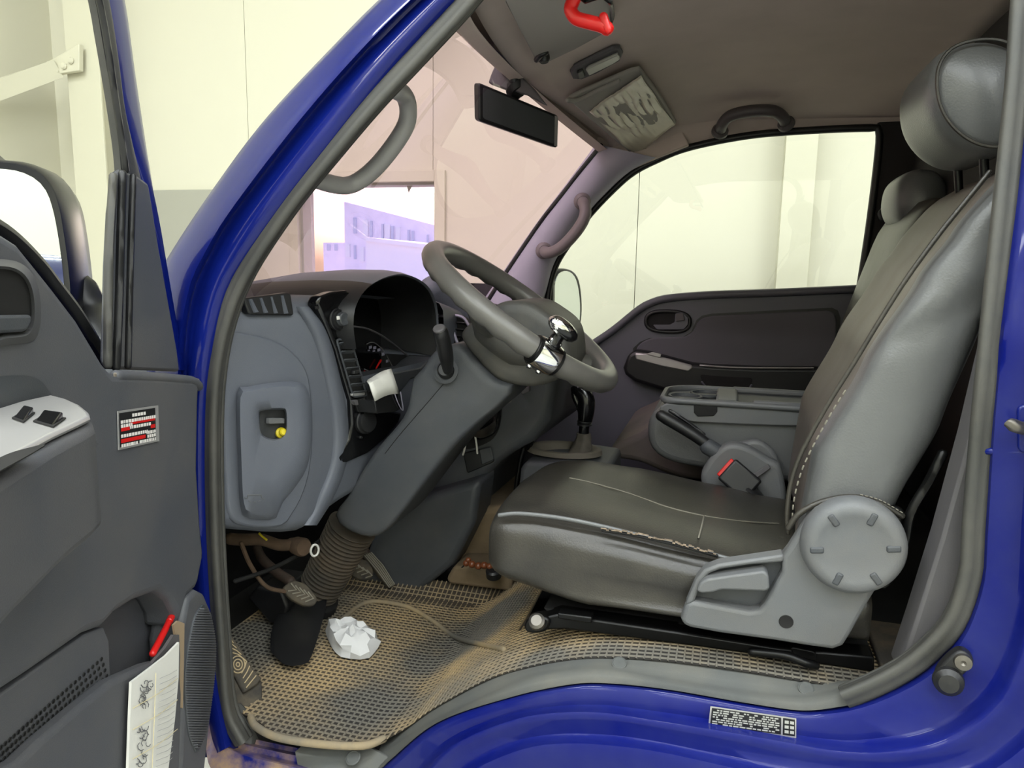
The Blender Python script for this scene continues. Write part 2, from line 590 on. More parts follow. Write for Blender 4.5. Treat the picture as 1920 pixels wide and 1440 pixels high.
# knee brace: channel running from the corner column up along the front wall
kb = thing('knee_brace', tuple(P(150, 135, y1 - 0.21)), 'cream steel knee brace bolted to the corner column', 'brace')
q = [P(96, 118, y1 - 0.22), P(100, 146, y1 - 0.22), P(112, 142, y1 - 0.22), P(157, 135, y1 - 0.22), P(157, 85, y1 - 0.22), P(108, 113, y1 - 0.22)]
prism('gusset', q, (0, -0.03, 0), M_wall2, kb, bevel=0.004)
tube('channel', [P(106, 130, y1 - 0.24), PX(0, 167, x0 + 0.16), PX(-150, 220, x0 + 0.16)], 0.05, M_wall2, kb, smoothpath=False, up=(0, 0, 1), prof=[(-0.03, -0.045), (0.03, -0.045), (0.03, 0.045), (-0.03, 0.045)], smooth=30)
for px, py in ((121, 124), (134, 114), (109, 134)):
    lathe('bolt', [(0.0, 0.0), (0.016, 0.0), (0.018, 0.006), (0.012, 0.014), (0, 0.015)] if px != 109 else [(0, 0), (0.008, 0), (0.008, 0.008), (0, 0.009)], P(px, py, y1 - 0.251), (0, -1, 0), M_wall2, kb, seg=12)

# window in the far wall
wn = thing('window_1', ((wx0 + wx1) / 2, y1, wz0), 'tall wall window with bright daylight and pale buildings outside', 'window', kind='structure')
fw = 0.055
for s, (xa, xb, za, zb) in enumerate(((wx0 - fw, wx0, wz0, wz1 + fw), (wx1, wx1 + fw, wz0, wz1 + fw), (wx0, wx1, wz1, wz1 + fw), (wx0 - fw, wx1 + fw, wz0 - fw, wz0))):
    box('window_frame', ((xa + xb) / 2, y1 - 0.012, (za + zb) / 2), (xb - xa, 0.022, zb - za), M_wall2, wn, bevel=0.003)
for (xa, xb, za, zb) in ((wx0, wx0 + 0.014, wz0, wz1), (wx1 - 0.012, wx1, wz0, wz1), (wx0 + 0.014, wx1 - 0.012, wz1 - 0.012, wz1)):
    box('reveal', ((xa + xb) / 2, y1 + 0.065, (za + zb) / 2), (xb - xa, 0.11, zb - za), M_wallgrey, wn, bevel=0)
box('pane', ((wx0 + wx1) / 2 + 0.001, y1 + 0.09, (wz0 + wz1 - 0.012) / 2), (wx1 - wx0 - 0.028, 0.004, wz1 - wz0 - 0.014), M_winglass, wn, bevel=0)
# torn strip of film hanging from the window head
pts = [P(755, 336, y1 + 0.05), P(782, 336, y1 + 0.05), P(773, 348, y1 + 0.05), P(766, 362, y1 + 0.05), P(762, 346, y1 + 0.05)]
tag(prism('window_film', pts, (0, 0.002, 0), M_wallgrey, bevel=0), 'small torn scrap hanging from the wall window head', 'film scrap')

# luminaires
for k, (x, y) in enumerate(LAMPS):
    l = thing('ceiling_lamp', (x, y, z1 - 0.1), 'long white lamp panel on the workshop ceiling', 'lamp', 'workshop ceiling lamps')
    box('housing', (x, y, z1 - 0.045), (LAMP_L + 0.04, LAMP_W + 0.04, 0.07), M_ceil, l, bevel=0.004)
    box('diffuser', (x, y, z1 - 0.095), (LAMP_L, LAMP_W, 0.028), mat('lamp_diffuser', (255, 255, 250), 0.5, emit=(255, 253, 244), estr=6.0), l, bevel=0.004)

# ------------------------------------------------------------------ outside the window
M_b1 = mat('pale_brick_facade', (240, 232, 244), 0.9, var=0.05, vscale=3)
M_b2 = mat('white_facade', (238, 236, 240), 0.9)
M_bw = mat('facade_window', (196, 200, 222), 0.1)
struct(box('ground', (-20, 40, -0.4), (150, 70, 0.2), mat('pale_yard', (205, 202, 200), 0.9), bevel=0), 'pale yard outside the workshop window', 'ground')
YB = 26.0
b1 = thing('office_building', tuple(V(P(735, 450, YB).x, YB, -0.3)), 'long pale brick building with narrow windows seen through the wall window', 'building')
def facade(pts, m, nm, par, d=6.0):
    prism(nm, pts, (0, d, 0), m, par, bevel=0)
a, b = P(645, 378, YB), P(1000, 455, YB)
facade([V(a.x, YB, -0.3), V(b.x, YB, -0.3), V(b.x, YB, P(1000, 470, YB).z), V(a.x, YB, a.z)], M_b1, 'wall', b1)
for (xa, xb, ya, yb) in ((662, 668, 408, 438), (680, 690, 412, 444), (693, 698, 414, 445), (715, 719, 420, 452), (721, 731, 421, 453), (733, 738, 424, 456), (742, 750, 426, 458), (764, 768, 431, 461), (772, 776, 433, 462), (800, 803, 440, 464),
                         (648, 656, 458, 482), (663, 667, 460, 486), (675, 682, 463, 490)):
    p, q2 = P(xa, ya, YB - 0.05), P(xb, yb, YB - 0.05)
    box('window', ((p.x + q2.x) / 2, YB - 0.02, (p.z + q2.z) / 2), (abs(q2.x - p.x), 0.08, abs(p.z - q2.z)), M_bw if xb - xa < 7 else M_b2, b1, bevel=0)
b2 = thing('low_hall', tuple(V(P(760, 500, 21).x, 21, -0.3)), 'low white hall standing before the brick building', 'building')
a, b, c = P(686, 452, 21), P(900, 478, 21), P(686, 540, 21)
facade([V(a.x, 21, -0.3), V(b.x, 21, -0.3), b, a], M_b2, 'wall', b2, 4)
prism('roof', [a + V(0, -0.1, 0), b + V(0, -0.1, 0), b + V(0, -0.1, 0.12), a + V(0, -0.1, 0.12)], (0, 4.2, 0), M_b2, b2, bevel=0)
b3 = thing('distant_block', tuple(V(P(625, 500, 34).x, 34, -0.3)), 'small pale block with two windows beside the brick building', 'building')
a, b = P(606, 455, 34), P(648, 455, 34)
facade([V(a.x, 34, -0.3), V(b.x, 34, -0.3), V(b.x, 34, b.z), V(a.x, 34, a.z)], M_b1, 'wall', b3)
for xa in (612, 626):
    p, q2 = P(xa, 458, 33.9), P(xa + 6, 470, 33.9)
    box('window', ((p.x + q2.x) / 2, 33.98, (p.z + q2.z) / 2), (abs(q2.x - p.x), 0.1, abs(p.z - q2.z)), M_bw, b3, bevel=0)

# ================================================================== CAB SHELL
CAB = thing('truck_cab', (-0.2, 1.67, 0.45), 'blue truck cab seen through its open driver doorway', 'truck cab')
def px_lerp(c0, c1, t, n=60):
    a = cat_rom([V(x, y, 0) for x, y in c0], n)
    b = cat_rom([V(x, y, 0) for x, y in c1], n)
    return [(p.x + (q.x - p.x) * t, p.y + (q.y - p.y) * t) for p, q in zip(a, b)]
def tumble(py, base):
    """the cab side leans inwards above the belt line"""
    return base + 0.075 * max(0.0, (640 - py) / 700.0)
def rowY(c, Y, lean=True):
    return [P(x, y, tumble(y, Y) if lean else Y) for x, y in c]

# front pillar (door-hinge pillar running up into the windscreen pillar)
A_out = [(325, 1420), (300, 1250), (275, 1000), (272, 800), (280, 640), (300, 520), (318, 477), (400, 353), (500, 220), (640, 70), (715, -5), (830, -110)]
A_grv = [(392, 1420), (365, 1250), (346, 1000), (342, 800), (348, 640), (366, 540), (393, 480), (433, 410), (533, 277), (640, 147), (745, 35), (880, -90)]
A_seal = [(430, 1400), (402, 1250), (385, 1000), (383, 800), (392, 680), (412, 580), (440, 510), (524, 388), (603, 286), (720, 140), (825, 25), (960, -110)]
rows = [rowY([(x + 30, y + 25) for x, y in A_out], 1.06), rowY([(x + 6, y + 5) for x, y in A_out], 0.965), rowY(A_out, 0.925)]
for t, y in ((0.12, 0.908), (0.3, 0.896), (0.5, 0.886), (0.7, 0.878), (0.84, 0.876), (0.93, 0.884), (1.0, 0.898)):
    rows.append(rowY(px_lerp(A_out, A_grv, t), y))
for t, y in ((0.12, 0.9), (0.28, 0.892), (0.55, 0.886), (0.8, 0.889), (1.0, 0.897)):
    rows.append(rowY(px_lerp(A_grv, A_seal, t), y))
rows.append(rowY([(x + 22, y + 12) for x, y in A_seal], 0.915))
rows.append(rowY([(x + 22, y + 12) for x, y in A_seal], 0.955))
skin('front_pillar', rows, 60, M_blue, CAB, smooth=60)

# sill, wheel-arch steps and rear pillar as one pressed sheet
C0 = [(640, 1505), (725, 1431), (820, 1355), (955, 1308), (1065, 1284), (1137, 1281), (1247, 1292), (1393, 1317), (1488, 1331), (1534, 1331), (1594, 1322), (1665, 1295), (1740, 1252), (1800, 1185), (1835, 1090), (1842, 1000), (1853, 823), (1864, 697), (1888, 480), (1907, 330), (1925, 150), (1945, -80)]
C1 = [(700, 1560), (780, 1475), (850, 1398), (962, 1350), (1052, 1336), (1137, 1337), (1210, 1348), (1360, 1372), (1470, 1391), (1559, 1407), (1650, 1411), (1771, 1391), (1862, 1330), (1902, 1264), (1935, 1150), (1945, 1000), (1955, 823), (1965, 697), (1985, 480), (2000, 330), (2015, 150), (2030, -80)]
C2 = [(760, 1600), (820, 1520), (880, 1450), (980, 1405), (1065, 1394), (1156, 1399), (1247, 1412), (1357, 1436), (1480, 1462), (1600, 1480), (1720, 1480), (1850, 1450), (1950, 1370), (1990, 1280), (2015, 1150), (2020, 1000), (2030, 823), (2040, 697), (2060, 480), (2075, 330), (2090, 150), (2100, -80)]
C3 = [(x + (x - 1350) * 0.10, y + 130) for x, y in C2]
rows = []
def band(ca, cb, spec):
    for t, y in spec:
        rows.append(rowY(px_lerp(ca, cb, t, 90), y))
band(C0, C1, ((-0.02, 0.945), (0.0, 0.906), (0.10, 0.893), (0.24, 0.889), (0.70, 0.887), (0.80, 0.882), (0.92, 0.868), (1.0, 0.862)))
band(C1, C2, ((0.10, 0.860), (0.22, 0.8605), (0.40, 0.861), (0.66, 0.860), (0.78, 0.856), (0.92, 0.843), (1.0, 0.838)))
band(C2, C3, ((0.08, 0.836), (0.25, 0.837), (0.7, 0.837), (1.0, 0.836), (1.6, 0.85)))
skin('sill_and_rear_pillar', rows, 110, M_bluedirty, CAB, smooth=50)

# plastic sill trim
M0 = [(600, 1420), (700, 1399), (766, 1359), (828, 1319), (919, 1271), (992, 1249), (1065, 1235), (1137, 1231), (1247, 1237), (1393, 1256), (1490, 1272), (1540, 1280), (1598, 1277)]
K0 = [(628, 1466), (712, 1416), (792, 1363), (846, 1334), (955, 1284), (1010, 1266), (1065, 1257), (1137, 1254), (1240, 1271), (1382, 1294), (1488, 1306), (1541, 1303), (1596, 1288)]
C0t = C0[:10] + [(1594, 1322)]
rows = []
for t, y in ((-0.25, 0.985), (0, 0.967), (0.6, 0.945), (0.85, 0.936), (1.0, 0.929)):
    rows.append(rowY(px_lerp(M0, K0, t), y))
for t, y in ((0.2, 0.921), (0.5, 0.914), (0.85, 0.906), (1.0, 0.899), (1.02, 0.912)):
    rows.append(rowY(px_lerp(K0, C0t, t), y))
st = skin('sill_trim', rows, 70, M_sill, CAB, smooth=50)
for px, py in ((1161, 1243), (1512, 1291)):
    c = P(px, py, 0.945)
    n = V(0, -0.42, 0.9)
    lathe('trim_clip', [(0.0, -0.003), (0.0095, -0.003), (0.010, 0.0003), (0.0085, 0.001), (0.008, 0.0004), (0, 0.0006)], c, n, mat('trim_clip_grey', (78, 80, 78), 0.7), st, seg=24)

# lower step at the front of the doorway: blue flange with caked mud, rubber end piece
S0 = [(400, 1290), (412, 1345), (452, 1378), (520, 1395), (590, 1408), (680, 1425)]
S1 = [(392, 1330), (404, 1378), (440, 1410), (505, 1428), (580, 1446), (660, 1470)]
S2 = [(385, 1400), (395, 1440), (430, 1470), (500, 1490), (575, 1510), (640, 1530)]
rows = []
for t, y in ((-0.2, 0.96), (0, 0.935), (0.25, 0.93), (0.4, 0.915), (0.7, 0.912), (0.85, 0.905), (1.0, 0.895)):
    rows.append(rowY(px_lerp(S0, S1, t), y))
for t, y in ((0.2, 0.893), (0.6, 0.885), (1.0, 0.88)):
    rows.append(rowY(px_lerp(S1, S2, t), y))
M_step = mat('muddy_blue_step', (20, 32, 116), 0.35, 0.2, coat=0.6, dust=(168, 138, 104), dust_amt=1.3, dust_scale=16)
skin('step_flange', rows, 40, M_step, CAB, smooth=50)
tp = [P(568, 1392, 0.94), P(700, 1402, 0.945), P(738, 1420, 0.905), P(690, 1475, 0.895), P(560, 1470, 0.897), P(556, 1412, 0.915)]
prism('sill_end_trim', tp, (0, 0.012, -0.012), M_sill, CAB, bevel=0.004)
lathe('trim_clip', [(0.0, -0.003), (0.0105, -0.003), (0.0115, 0.001), (0.0095, 0.002), (0.009, 0.001), (0, 0.0015)], P(662, 1421, 0.912), (0, -0.5, 0.87), mat('trim_clip_grey', (78, 80, 78), 0.7), CAB, seg=24)

# rubber door seal all round the opening
sl = [(455, 1392), (425, 1330), (413, 1200), (401, 1000), (398, 800), (405, 690), (424, 600), (460, 512), (540, 390), (622, 288), (700, 196), (760, 132), (850, 36), (960, -80), (1150, -190), (1500, -230), (1800, -230), (1925, -150), (1915, 0), (1905, 150), (1889, 310), (1871, 480), (1849, 697), (1838, 810), (1823, 990), (1818, 1070), (1787, 1164), (1724, 1232), (1664, 1271), (1600, 1300), (1582, 1307)]
prof = []
for k in range(20):
    a = 2 * math.pi * k / 20
    r = 0.0115 * (1 + 0.22 * math.cos(3 * a + 0.6))
    prof.append((r * math.cos(a) * 1.05, r * math.sin(a) * 0.9))
path = cat_rom([P(x, y, tumble(y, 0.905)) for x, y in sl], 150)
v, f = tube_data(path, 0.012, up=(0, 1, 0), prof=prof)
add('door_seal', v, f, M_rubber, CAB, smooth=60)
path2 = [p + V(0, 0.018, 0) + (V(-0.2, 1.2, 1.25) - p).normalized() * 0.001 for p in path]
v, f = tube_data(path2, 0.0045, 8)
add('seal_lip', v, f, M_rubber, CAB, smooth=60)
# frayed rubber wedge where the front seal meets the step
prism('seal_end', [P(408, 1325, 0.925), P(440, 1330, 0.935), P(478, 1372, 0.94), P(476, 1400, 0.925), P(455, 1404, 0.915), P(418, 1368, 0.915)], (0, 0.02, 0), M_rubber, CAB, bevel=0.004)

# inner trim of the near rear pillar
bp = [P(1845, 588, 0.985), P(1795, 800, 0.985), P(1745, 985, 0.985), P(1700, 1130, 0.985), P(1668, 1228, 0.985), P(1730, 1228, 0.985), P(1800, 1150, 0.985), P(1835, 1000, 0.985), P(1860, 700, 0.985), P(1900, 400, 1.0), P(1925, 0, 1.02), P(1890, 250, 1.0), P(1868, 450, 0.99)]
prism('rear_pillar_trim', bp, (0.0, -0.05, 0), M_trimdk, CAB, bevel=0.004)

# plain shell: floor pan, firewall, back, far side, roof
def XH(Y):
    w = (Y - 1.67) / 0.62
    return -0.372 - 0.09 * (1 - w * w)
def ZH(Y):
    w = (Y - 1.67) / 0.62
    return 1.695 + 0.062 * (1 - w * w)
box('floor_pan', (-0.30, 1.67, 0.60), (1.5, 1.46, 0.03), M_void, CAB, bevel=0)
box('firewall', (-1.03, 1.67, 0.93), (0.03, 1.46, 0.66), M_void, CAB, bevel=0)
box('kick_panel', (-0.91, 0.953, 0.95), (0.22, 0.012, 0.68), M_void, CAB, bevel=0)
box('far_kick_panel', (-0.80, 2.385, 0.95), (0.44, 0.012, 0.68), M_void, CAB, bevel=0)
M_back = mat('rear_wall_trim', (40, 37, 36), 0.9, bump=0.2, bscale=500)
box('back_panel', (0.475, 1.67, 1.26), (0.02, 1.48, 1.34), M_back, CAB, bevel=0)
# headliner
NX, NY = 26, 44
def liner(i, j, off=0.0):
    u = i / (NX - 1)
    Y = 0.985 + (2.352 - 0.985) * j / (NY - 1)
    w = (Y - 1.668) / 0.684
    xf = XH(min(2.29, max(1.05, Y)))
    X = xf + (0.47 - xf) * u
    rise = 0.105 * (1 - (1 - min(1, u / 0.55)) ** 2) - 0.03 * max(0, (u - 0.7) / 0.3) ** 2
    zc = 1.757 + rise
    ze = 1.70 + 0.066 * (1 - (1 - min(1, u / 0.5)) ** 2)
    k = abs(w) ** 3.2
    return V(X, Y, zc * (1 - k) + ze * k + off)
rows = [[liner(i, j) for j in range(NY)] for i in range(NX)]
hl = loft('headliner', rows, M_liner, CAB, smooth=180, solid=0.012, soff=1)
rows = [[liner(i, j, 0.045) * 1.0 for j in range(NY)] for i in range(NX)]
loft('roof_skin', rows, M_blue, CAB, smooth=180)
# header rail above the windscreen
hr = []
for d, z in ((0.0, 0.0), (-0.03, -0.004), (-0.05, 0.012), (-0.05, 0.05), (0, 0.05)):
    hr.append([V(XH(y) + d, y, ZH(y) + z) for y in [1.03 + 1.31 * k / 40 for k in range(41)]])
loft('header_rail', hr, M_liner, CAB, smooth=50)

# windscreen: bowed sheet from the header down to the scuttle
def WS(u, v):
    """u 0 top .. 1 bottom, v 0 near .. 1 far"""
    Yt = 1.045 + (2.315 - 1.045) * v
    Yb = 0.985 + (2.365 - 0.985) * v
    Y = Yt + (Yb - Yt) * u
    w = (v - 0.5) * 2
    xt, zt = XH(Yt) - 0.035, ZH(Yt) + 0.004
    xb, zb = -0.785 - 0.15 * (1 - w * w), 1.215
    return V(xt + (xb - xt) * u - 0.02 * math.sin(math.pi * u), Y, zt + (zb - zt) * u)
rows = [[WS(i / 12, j / 24) for j in range(25)] for i in range(13)]
loft('windscreen', rows, M_ws, CAB, smooth=180)
# dark ceramic border at the far edge and along the top

# far windscreen pillar: padded trim, seal, blue outer skin
G0 = [(895, 600), (915, 565), (960, 496), (1012, 420), (1052, 368), (1087, 323), (1112, 292), (1128, 272)]
G1 = [(1008, 600), (1024, 545), (1038, 495), (1066, 448), (1094, 408), (1132, 366), (1180, 322), (1232, 296)]
tube('windscreen_gasket', [P(x - 1, y, 2.296) for x, y in G0], 0.007, M_black, CAB, n=30, seg=6)
rows = []
for t, y in ((-0.10, 2.36), (0.0, 2.30), (0.1, 2.285), (0.4, 2.275), (0.75, 2.29), (0.95, 2.315), (1.0, 2.335), (1.02, 2.37)):
    rows.append([P(x, y_, y) for x, y_ in px_lerp(G0, G1, t, 30)])
skin('windscreen_pillar_trim', rows, 30, M_trim, CAB, smooth=60)
gl = [P(x + 3, y, 2.355) for x, y in [(1022, 600), (1026, 545), (1040, 495), (1068, 450), (1096, 410), (1134, 368), (1180, 326), (1228, 300), (1290, 276), (1400, 254), (1520, 244), (1628, 240), (1645, 246), (1644, 290), (1628, 420), (1609, 545), (1595, 640)]]
tube('far_door_seal', gl, 0.011, M_black, CAB, n=90, seg=8)
# rail and post framing the far side window
G2 = [(1128, 270), (1232, 294), (1290, 272), (1400, 248), (1520, 238), (1660, 230), (1720, 228)]
rows = [[P(x, y + 4, 2.36) for x, y in px_lerp(G2[1:], G2[1:], 0, 40)], [P(x, y - 4, 2.345) for x, y in px_lerp(G2[1:], G2[1:], 0, 40)], [P(x, y - 22, 2.33) for x, y in px_lerp(G2[1:], G2[1:], 0, 40)], [P(x, y - 44, 2.31) for x, y in px_lerp(G2[1:], G2[1:], 0, 40)]]
loft('far_roof_rail', rows, M_liner, CAB, smooth=60)
prism('roof_corner_trim', [P(x, y, 2.325) for x, y in [(1068, 214), (1280, 246), (1292, 272), (1232, 296), (1180, 318), (1134, 296), (1120, 274), (1098, 256)]], (0, 0.03, 0), M_liner, CAB, bevel=0.004)
pp = [P(1640, 225, 2.35), P(1652, 240, 2.35), P(1642, 380, 2.35), P(1618, 560, 2.35), P(1600, 680, 2.35), P(1606, 1000, 2.345), P(1800, 1000, 2.345), P(1800, 225, 2.345)]
prism('far_rear_pillar_trim', pp, (0, 0.05, 0), M_back, CAB, bevel=0.006)
# roof rail above the doorway and the cab corner behind the rear pillar
ra = [P(800, -70, 0.985), P(900, -160, 1.0), V(-0.20, 0.985, 1.80), V(0.05, 0.975, 1.825), V(0.30, 0.97, 1.825), V(0.50, 0.975, 1.80)]
tube('roof_rail', ra, 0.04, M_blue, CAB, n=40, seg=14)
tube('far_roof_rail_outer', [V(-0.38, 2.40, 1.70), V(-0.20, 2.42, 1.775), V(0.05, 2.425, 1.80), V(0.30, 2.42, 1.80), V(0.50, 2.41, 1.79)], 0.035, M_blue, CAB, n=30, seg=12)
cw = [V(0.40, 0.935, 0.52), V(0.40, 0.935, 1.15), V(0.41, 0.965, 1.50), V(0.42, 0.985, 1.80)]
cx_ = [V(0.50, 0.905, 0.52), V(0.50, 0.900, 1.15), V(0.50, 0.945, 1.50), V(0.50, 0.98, 1.80)]
cz2 = [V(0.535, 0.95, 0.52), V(0.535, 0.95, 1.15), V(0.53, 0.99, 1.50), V(0.525, 1.02, 1.80)]
cz3 = [V(0.54, 2.38, 0.52), V(0.54, 2.38, 1.15), V(0.53, 2.36, 1.50), V(0.525, 2.34, 1.84)]
skin('cab_corner', [cw, cx_, cz2, cz3], 16, M_blue, CAB, smooth=60)

# ================================================================== PASSENGER DOOR
YF = 2.36
PD_ = thing('passenger_door', (0.0, YF, 0.7), 'dark grey passenger door trim under the bright side window', 'car door', kind='thing')
ol = [(1000, 700), (1060, 676), (1085, 660), (1110, 640), (1150, 613), (1200, 573), (1226, 560), (1255, 553), (1333, 547), (1450, 543), (1606, 536), (1608, 640), (1606, 1010), (1000, 1010)]
pts = [P(x, y, YF) for x, y in ol]
prism('door_trim', pts, (0, 0.06, 0), M_pdoor, PD_, bevel=0.012, seg=3)
prism('door_skin', [p + V(0, 0.065, 0) for p in pts], (0, 0.03, 0), M_blue, PD_, bevel=0.004)
# soft roll along the belt line
tube('belt_strip', [P(x, y + 6, YF - 0.004) for x, y in ol[3:11]], 0.012, M_pdoor, PD_, n=40, seg=8)
# fabric insert with a groove round it
ins = [(1187, 653), (1200, 641), (1217, 634), (1280, 632), (1296, 622), (1306, 600), (1316, 592), (1335, 588), (1450, 582), (1560, 577), (1571, 582), (1576, 596), (1574, 640), (1570, 700), (1450, 705), (1300, 700), (1185, 692)]
prism('groove', [P(x, y, YF - 0.001) for x, y in ins], (0, 0.01, 0), M_black, PD_, bevel=0)
cx = sum(x for x, y in ins) / len(ins)
cy = sum(y for x, y in ins) / len(ins)
prism('fabric_insert', rounded([P(cx + (x - cx) * 0.965, cy + (y - cy) * 0.90, YF - 0.006) for x, y in ins], 0.01), (0, 0.012, 0), M_cloth, PD_, bevel=0.004)
# armrest
ar = [(1168, 690), (1178, 664), (1192, 657), (1215, 660), (1297, 682), (1340, 686), (1420, 689), (1540, 690), (1600, 691), (1600, 740), (1493, 740), (1400, 742), (1330, 742), (1262, 738), (1190, 716), (1172, 703)]
arm = prism('armrest', [P(x, y, YF - 0.05) for x, y in ar], (0, 0.06, 0), M_black, PD_, bevel=0.012, seg=3)
sb = [(1190, 662), (1213, 663), (1250, 672), (1297, 685), (1299, 690), (1291, 697), (1240, 687), (1192, 674)]
prism('switch_bezel', [P(x, y, YF - 0.056) for x, y in sb], (0, 0.02, 0), M_silver, arm, bevel=0.004)
prism('window_switch', rounded([P(1212, 664, YF - 0.060), P(1224, 660, YF - 0.06), P(1240, 664, YF - 0.06), P(1238, 670, YF - 0.06)], 0.003), (0, 0.01, 0), M_silver, arm, bevel=0.002)
cup = [(1312, 702), (1340, 705), (1412, 709), (1408, 722), (1395, 737), (1340, 732), (1318, 722)]
prism('pull_cup', rounded([P(x, y, YF - 0.0535) for x, y in cup], 0.01), (0, 0.01, 0), M_void, arm, bevel=0.001)
tube('pull_cup_lip', [P(x, y, YF - 0.054) for x, y in [(1316, 716), (1330, 731), (1365, 738), (1396, 738), (1409, 722)]], 0.0035, M_pdoor, arm, n=16, seg=6)
tube('bright_line', [P(x, y, YF - 0.052) for x, y in [(1313, 685), (1370, 689), (1430, 690), (1525, 690)]], 0.003, M_silver, arm, n=16, seg=6)
# inner release handle in an oval bowl
hc = P(1252, 603, YF - 0.004)
def oval(c, w, h, n=28, p=2.6):
    o = []
    for k in range(n):
        a = 2 * math.pi * k / n
        x = abs(math.cos(a)) ** (2 / p) * (1 if math.cos(a) >= 0 else -1)
        z = abs(math.sin(a)) ** (2 / p) * (1 if math.sin(a) >= 0 else -1)
        o.append(c + V(x * w, 0, z * h))
    return o
path = oval(hc, 0.067, 0.032)
v, f = tube_data(path, 0.006, 8, True)
hb = add('handle_bezel', v, f, M_black, PD_, smooth=60)
prism('handle_bowl', oval(hc + V(0, 0.002, 0), 0.064, 0.03), (0, 0.008, 0), M_void, PD_, bevel=0)
hd = [(1224, 609), (1256, 609), (1265, 604), (1266, 588), (1280, 586), (1290, 596), (1290, 608), (1282, 618), (1232, 618)]
prism('release_handle', rounded([P(x, y, YF - 0.012) for x, y in hd], 0.004), (0, 0.012, 0), M_pdoor, PD_, bevel=0.003)
prism('lock_tab', rounded([P(1267, 588, YF - 0.017), P(1281, 587, YF - 0.017), P(1284, 601, YF - 0.017), P(1267, 603, YF - 0.017)], 0.003), (0, 0.008, 0), M_trimdk, PD_, bevel=0.002)
# window frame posts and glass
prism('window_post', [P(x, y, YF + 0.01) for x, y in [(1016, 605), (1027, 540), (1034, 497), (1037, 497), (1036, 610), (1030, 640)]], (0, 0.03, 0), M_black, PD_, bevel=0.003)
gp = [(1036, 690), (1036, 500), (1066, 450), (1094, 410), (1132, 368), (1180, 325), (1230, 298), (1290, 274), (1400, 252), (1520, 242), (1640, 237), (1646, 250), (1609, 560), (1600, 600), (1250, 600), (1110, 690)]
add('window_pane', [P(x, y, YF + 0.045) for x, y in gp], [tuple(range(len(gp)))], M_glass, PD_, smooth=0)
tube('window_channel', [P(x, y, YF + 0.035) for x, y in [(1662, 236), (1650, 300), (1632, 430), (1613, 560)]], 0.009, M_black, PD_, n=20, seg=8)

# passenger-side mirror outside the window
n = V(0.86, -0.5, 0.03).normalized()
c0 = P(1064, 562, 2.66)
def pm(x, y, o=0.0):
    return PP(x, y, c0 + n * o, n)
mo = [(1034, 560), (1036, 525), (1044, 508), (1062, 503), (1081, 510), (1091, 532), (1095, 575), (1092, 610), (1086, 626), (1062, 634), (1036, 620)]
mg = [(1038, 560), (1041, 530), (1048, 513), (1062, 508), (1076, 516), (1084, 537), (1088, 575), (1086, 606), (1079, 620), (1060, 625), (1040, 612)]
PM = thing('side_mirror', tuple(c0 - V(0, 0, 0.15)), 'black wing mirror outside the passenger window', 'mirror')
prism('mirror_housing', cat_rom([pm(*q) for q in mo], 40, True), -n * 0.08, M_black, PM, bevel=0.02, seg=4)
prism('mirror_face', cat_rom([pm(x, y, 0.003) for x, y in mg], 40, True), -n * 0.004, M_mirror, PM, bevel=0.0008, seg=1)
tube('mirror_arm', [pm(1050, 615, -0.04), pm(1040, 640, -0.05) + V(0, -0.06, -0.02), P(1032, 668, 2.45)], 0.018, M_black, PM, n=10, seg=8)

# ================================================================== DASHBOARD
def XD(Y):
    """plan view of the dash face (vehicle X against Y)"""
    k = [(0.90, -0.735), (0.935, -0.716), (1.0, -0.69), (1.08, -0.652), (1.2, -0.625), (1.35, -0.607), (1.5, -0.59), (1.7, -0.58), (2.0, -0.60), (2.2, -0.62), (2.4, -0.66)]
    for (a, xa), (b, xb) in zip(k[:-1], k[1:]):
        if Y <= b:
            t = max(0, (Y - a) / (b - a))
            return xa + (xb - xa) * t
    return k[-1][1]
def PDS(px, py, off=0.0):
    d = ray(px, py)
    lo, hi = 0.85, 2.5
    def g(Y):
        p = _o + d * (Y / d.y)
        return p.x - (XD(Y) + off + 0.10 * (p.z - 1.15))
    for _ in range(40):
        m = (lo + hi) / 2
        if g(lo) * g(m) <= 0:
            hi = m
        else:
            lo = m
    return _o + d * ((lo + hi) / 2 / d.y)
DASH = thing('dashboard', (-0.8, 1.67, 0.9), 'grey plastic truck dashboard with hooded instrument cluster', 'dashboard')
# main moulding: face from lower edge to top roll and back to the scuttle
ys = [0.94 + (2.34 - 0.94) * k / 48 for k in range(49)]
def low(Y):
    k = [(0.94, PDS(433, 986).z), (PDS(524, 1000).y, PDS(524, 1000).z), (PDS(569, 1000).y, PDS(569, 1000).z), (1.16, 0.915), (1.45, 0.96), (2.34, 0.93)]
    for (a, za), (b, zb) in zip(k[:-1], k[1:]):
        if Y <= b:
            return za + (zb - za) * (Y - a) / (b - a)
    return k[-1][1]
def top(Y):
    k = [(0.94, 1.285), (1.05, 1.292), (1.2, 1.30), (1.5, 1.275), (1.7, 1.235), (2.34, 1.22)]
    for (a, za), (b, zb) in zip(k[:-1], k[1:]):
        if Y <= b:
            return za + (zb - za) * (Y - a) / (b - a)
    return k[-1][1]
rows = []
def face(Y, z, off=0.0):
    return V(XD(Y) + off + 0.10 * (z - 1.15), Y, z)
for f, o in ((0.0, -0.09), (0.0, -0.02), (0.02, -0.006), (0.06, 0.0), (0.3, 0.0), (0.6, 0.0), (0.85, 0.0), (0.93, -0.004), (0.975, -0.014), (1.0, -0.034), (1.0, -0.10), (0.97, -0.20), (0.90, -0.30)):
    rows.append([face(Y, low(Y) + (top(Y) - low(Y)) * f, o) for Y in ys])
v, f = loft_data(rows)
nY = len(ys)
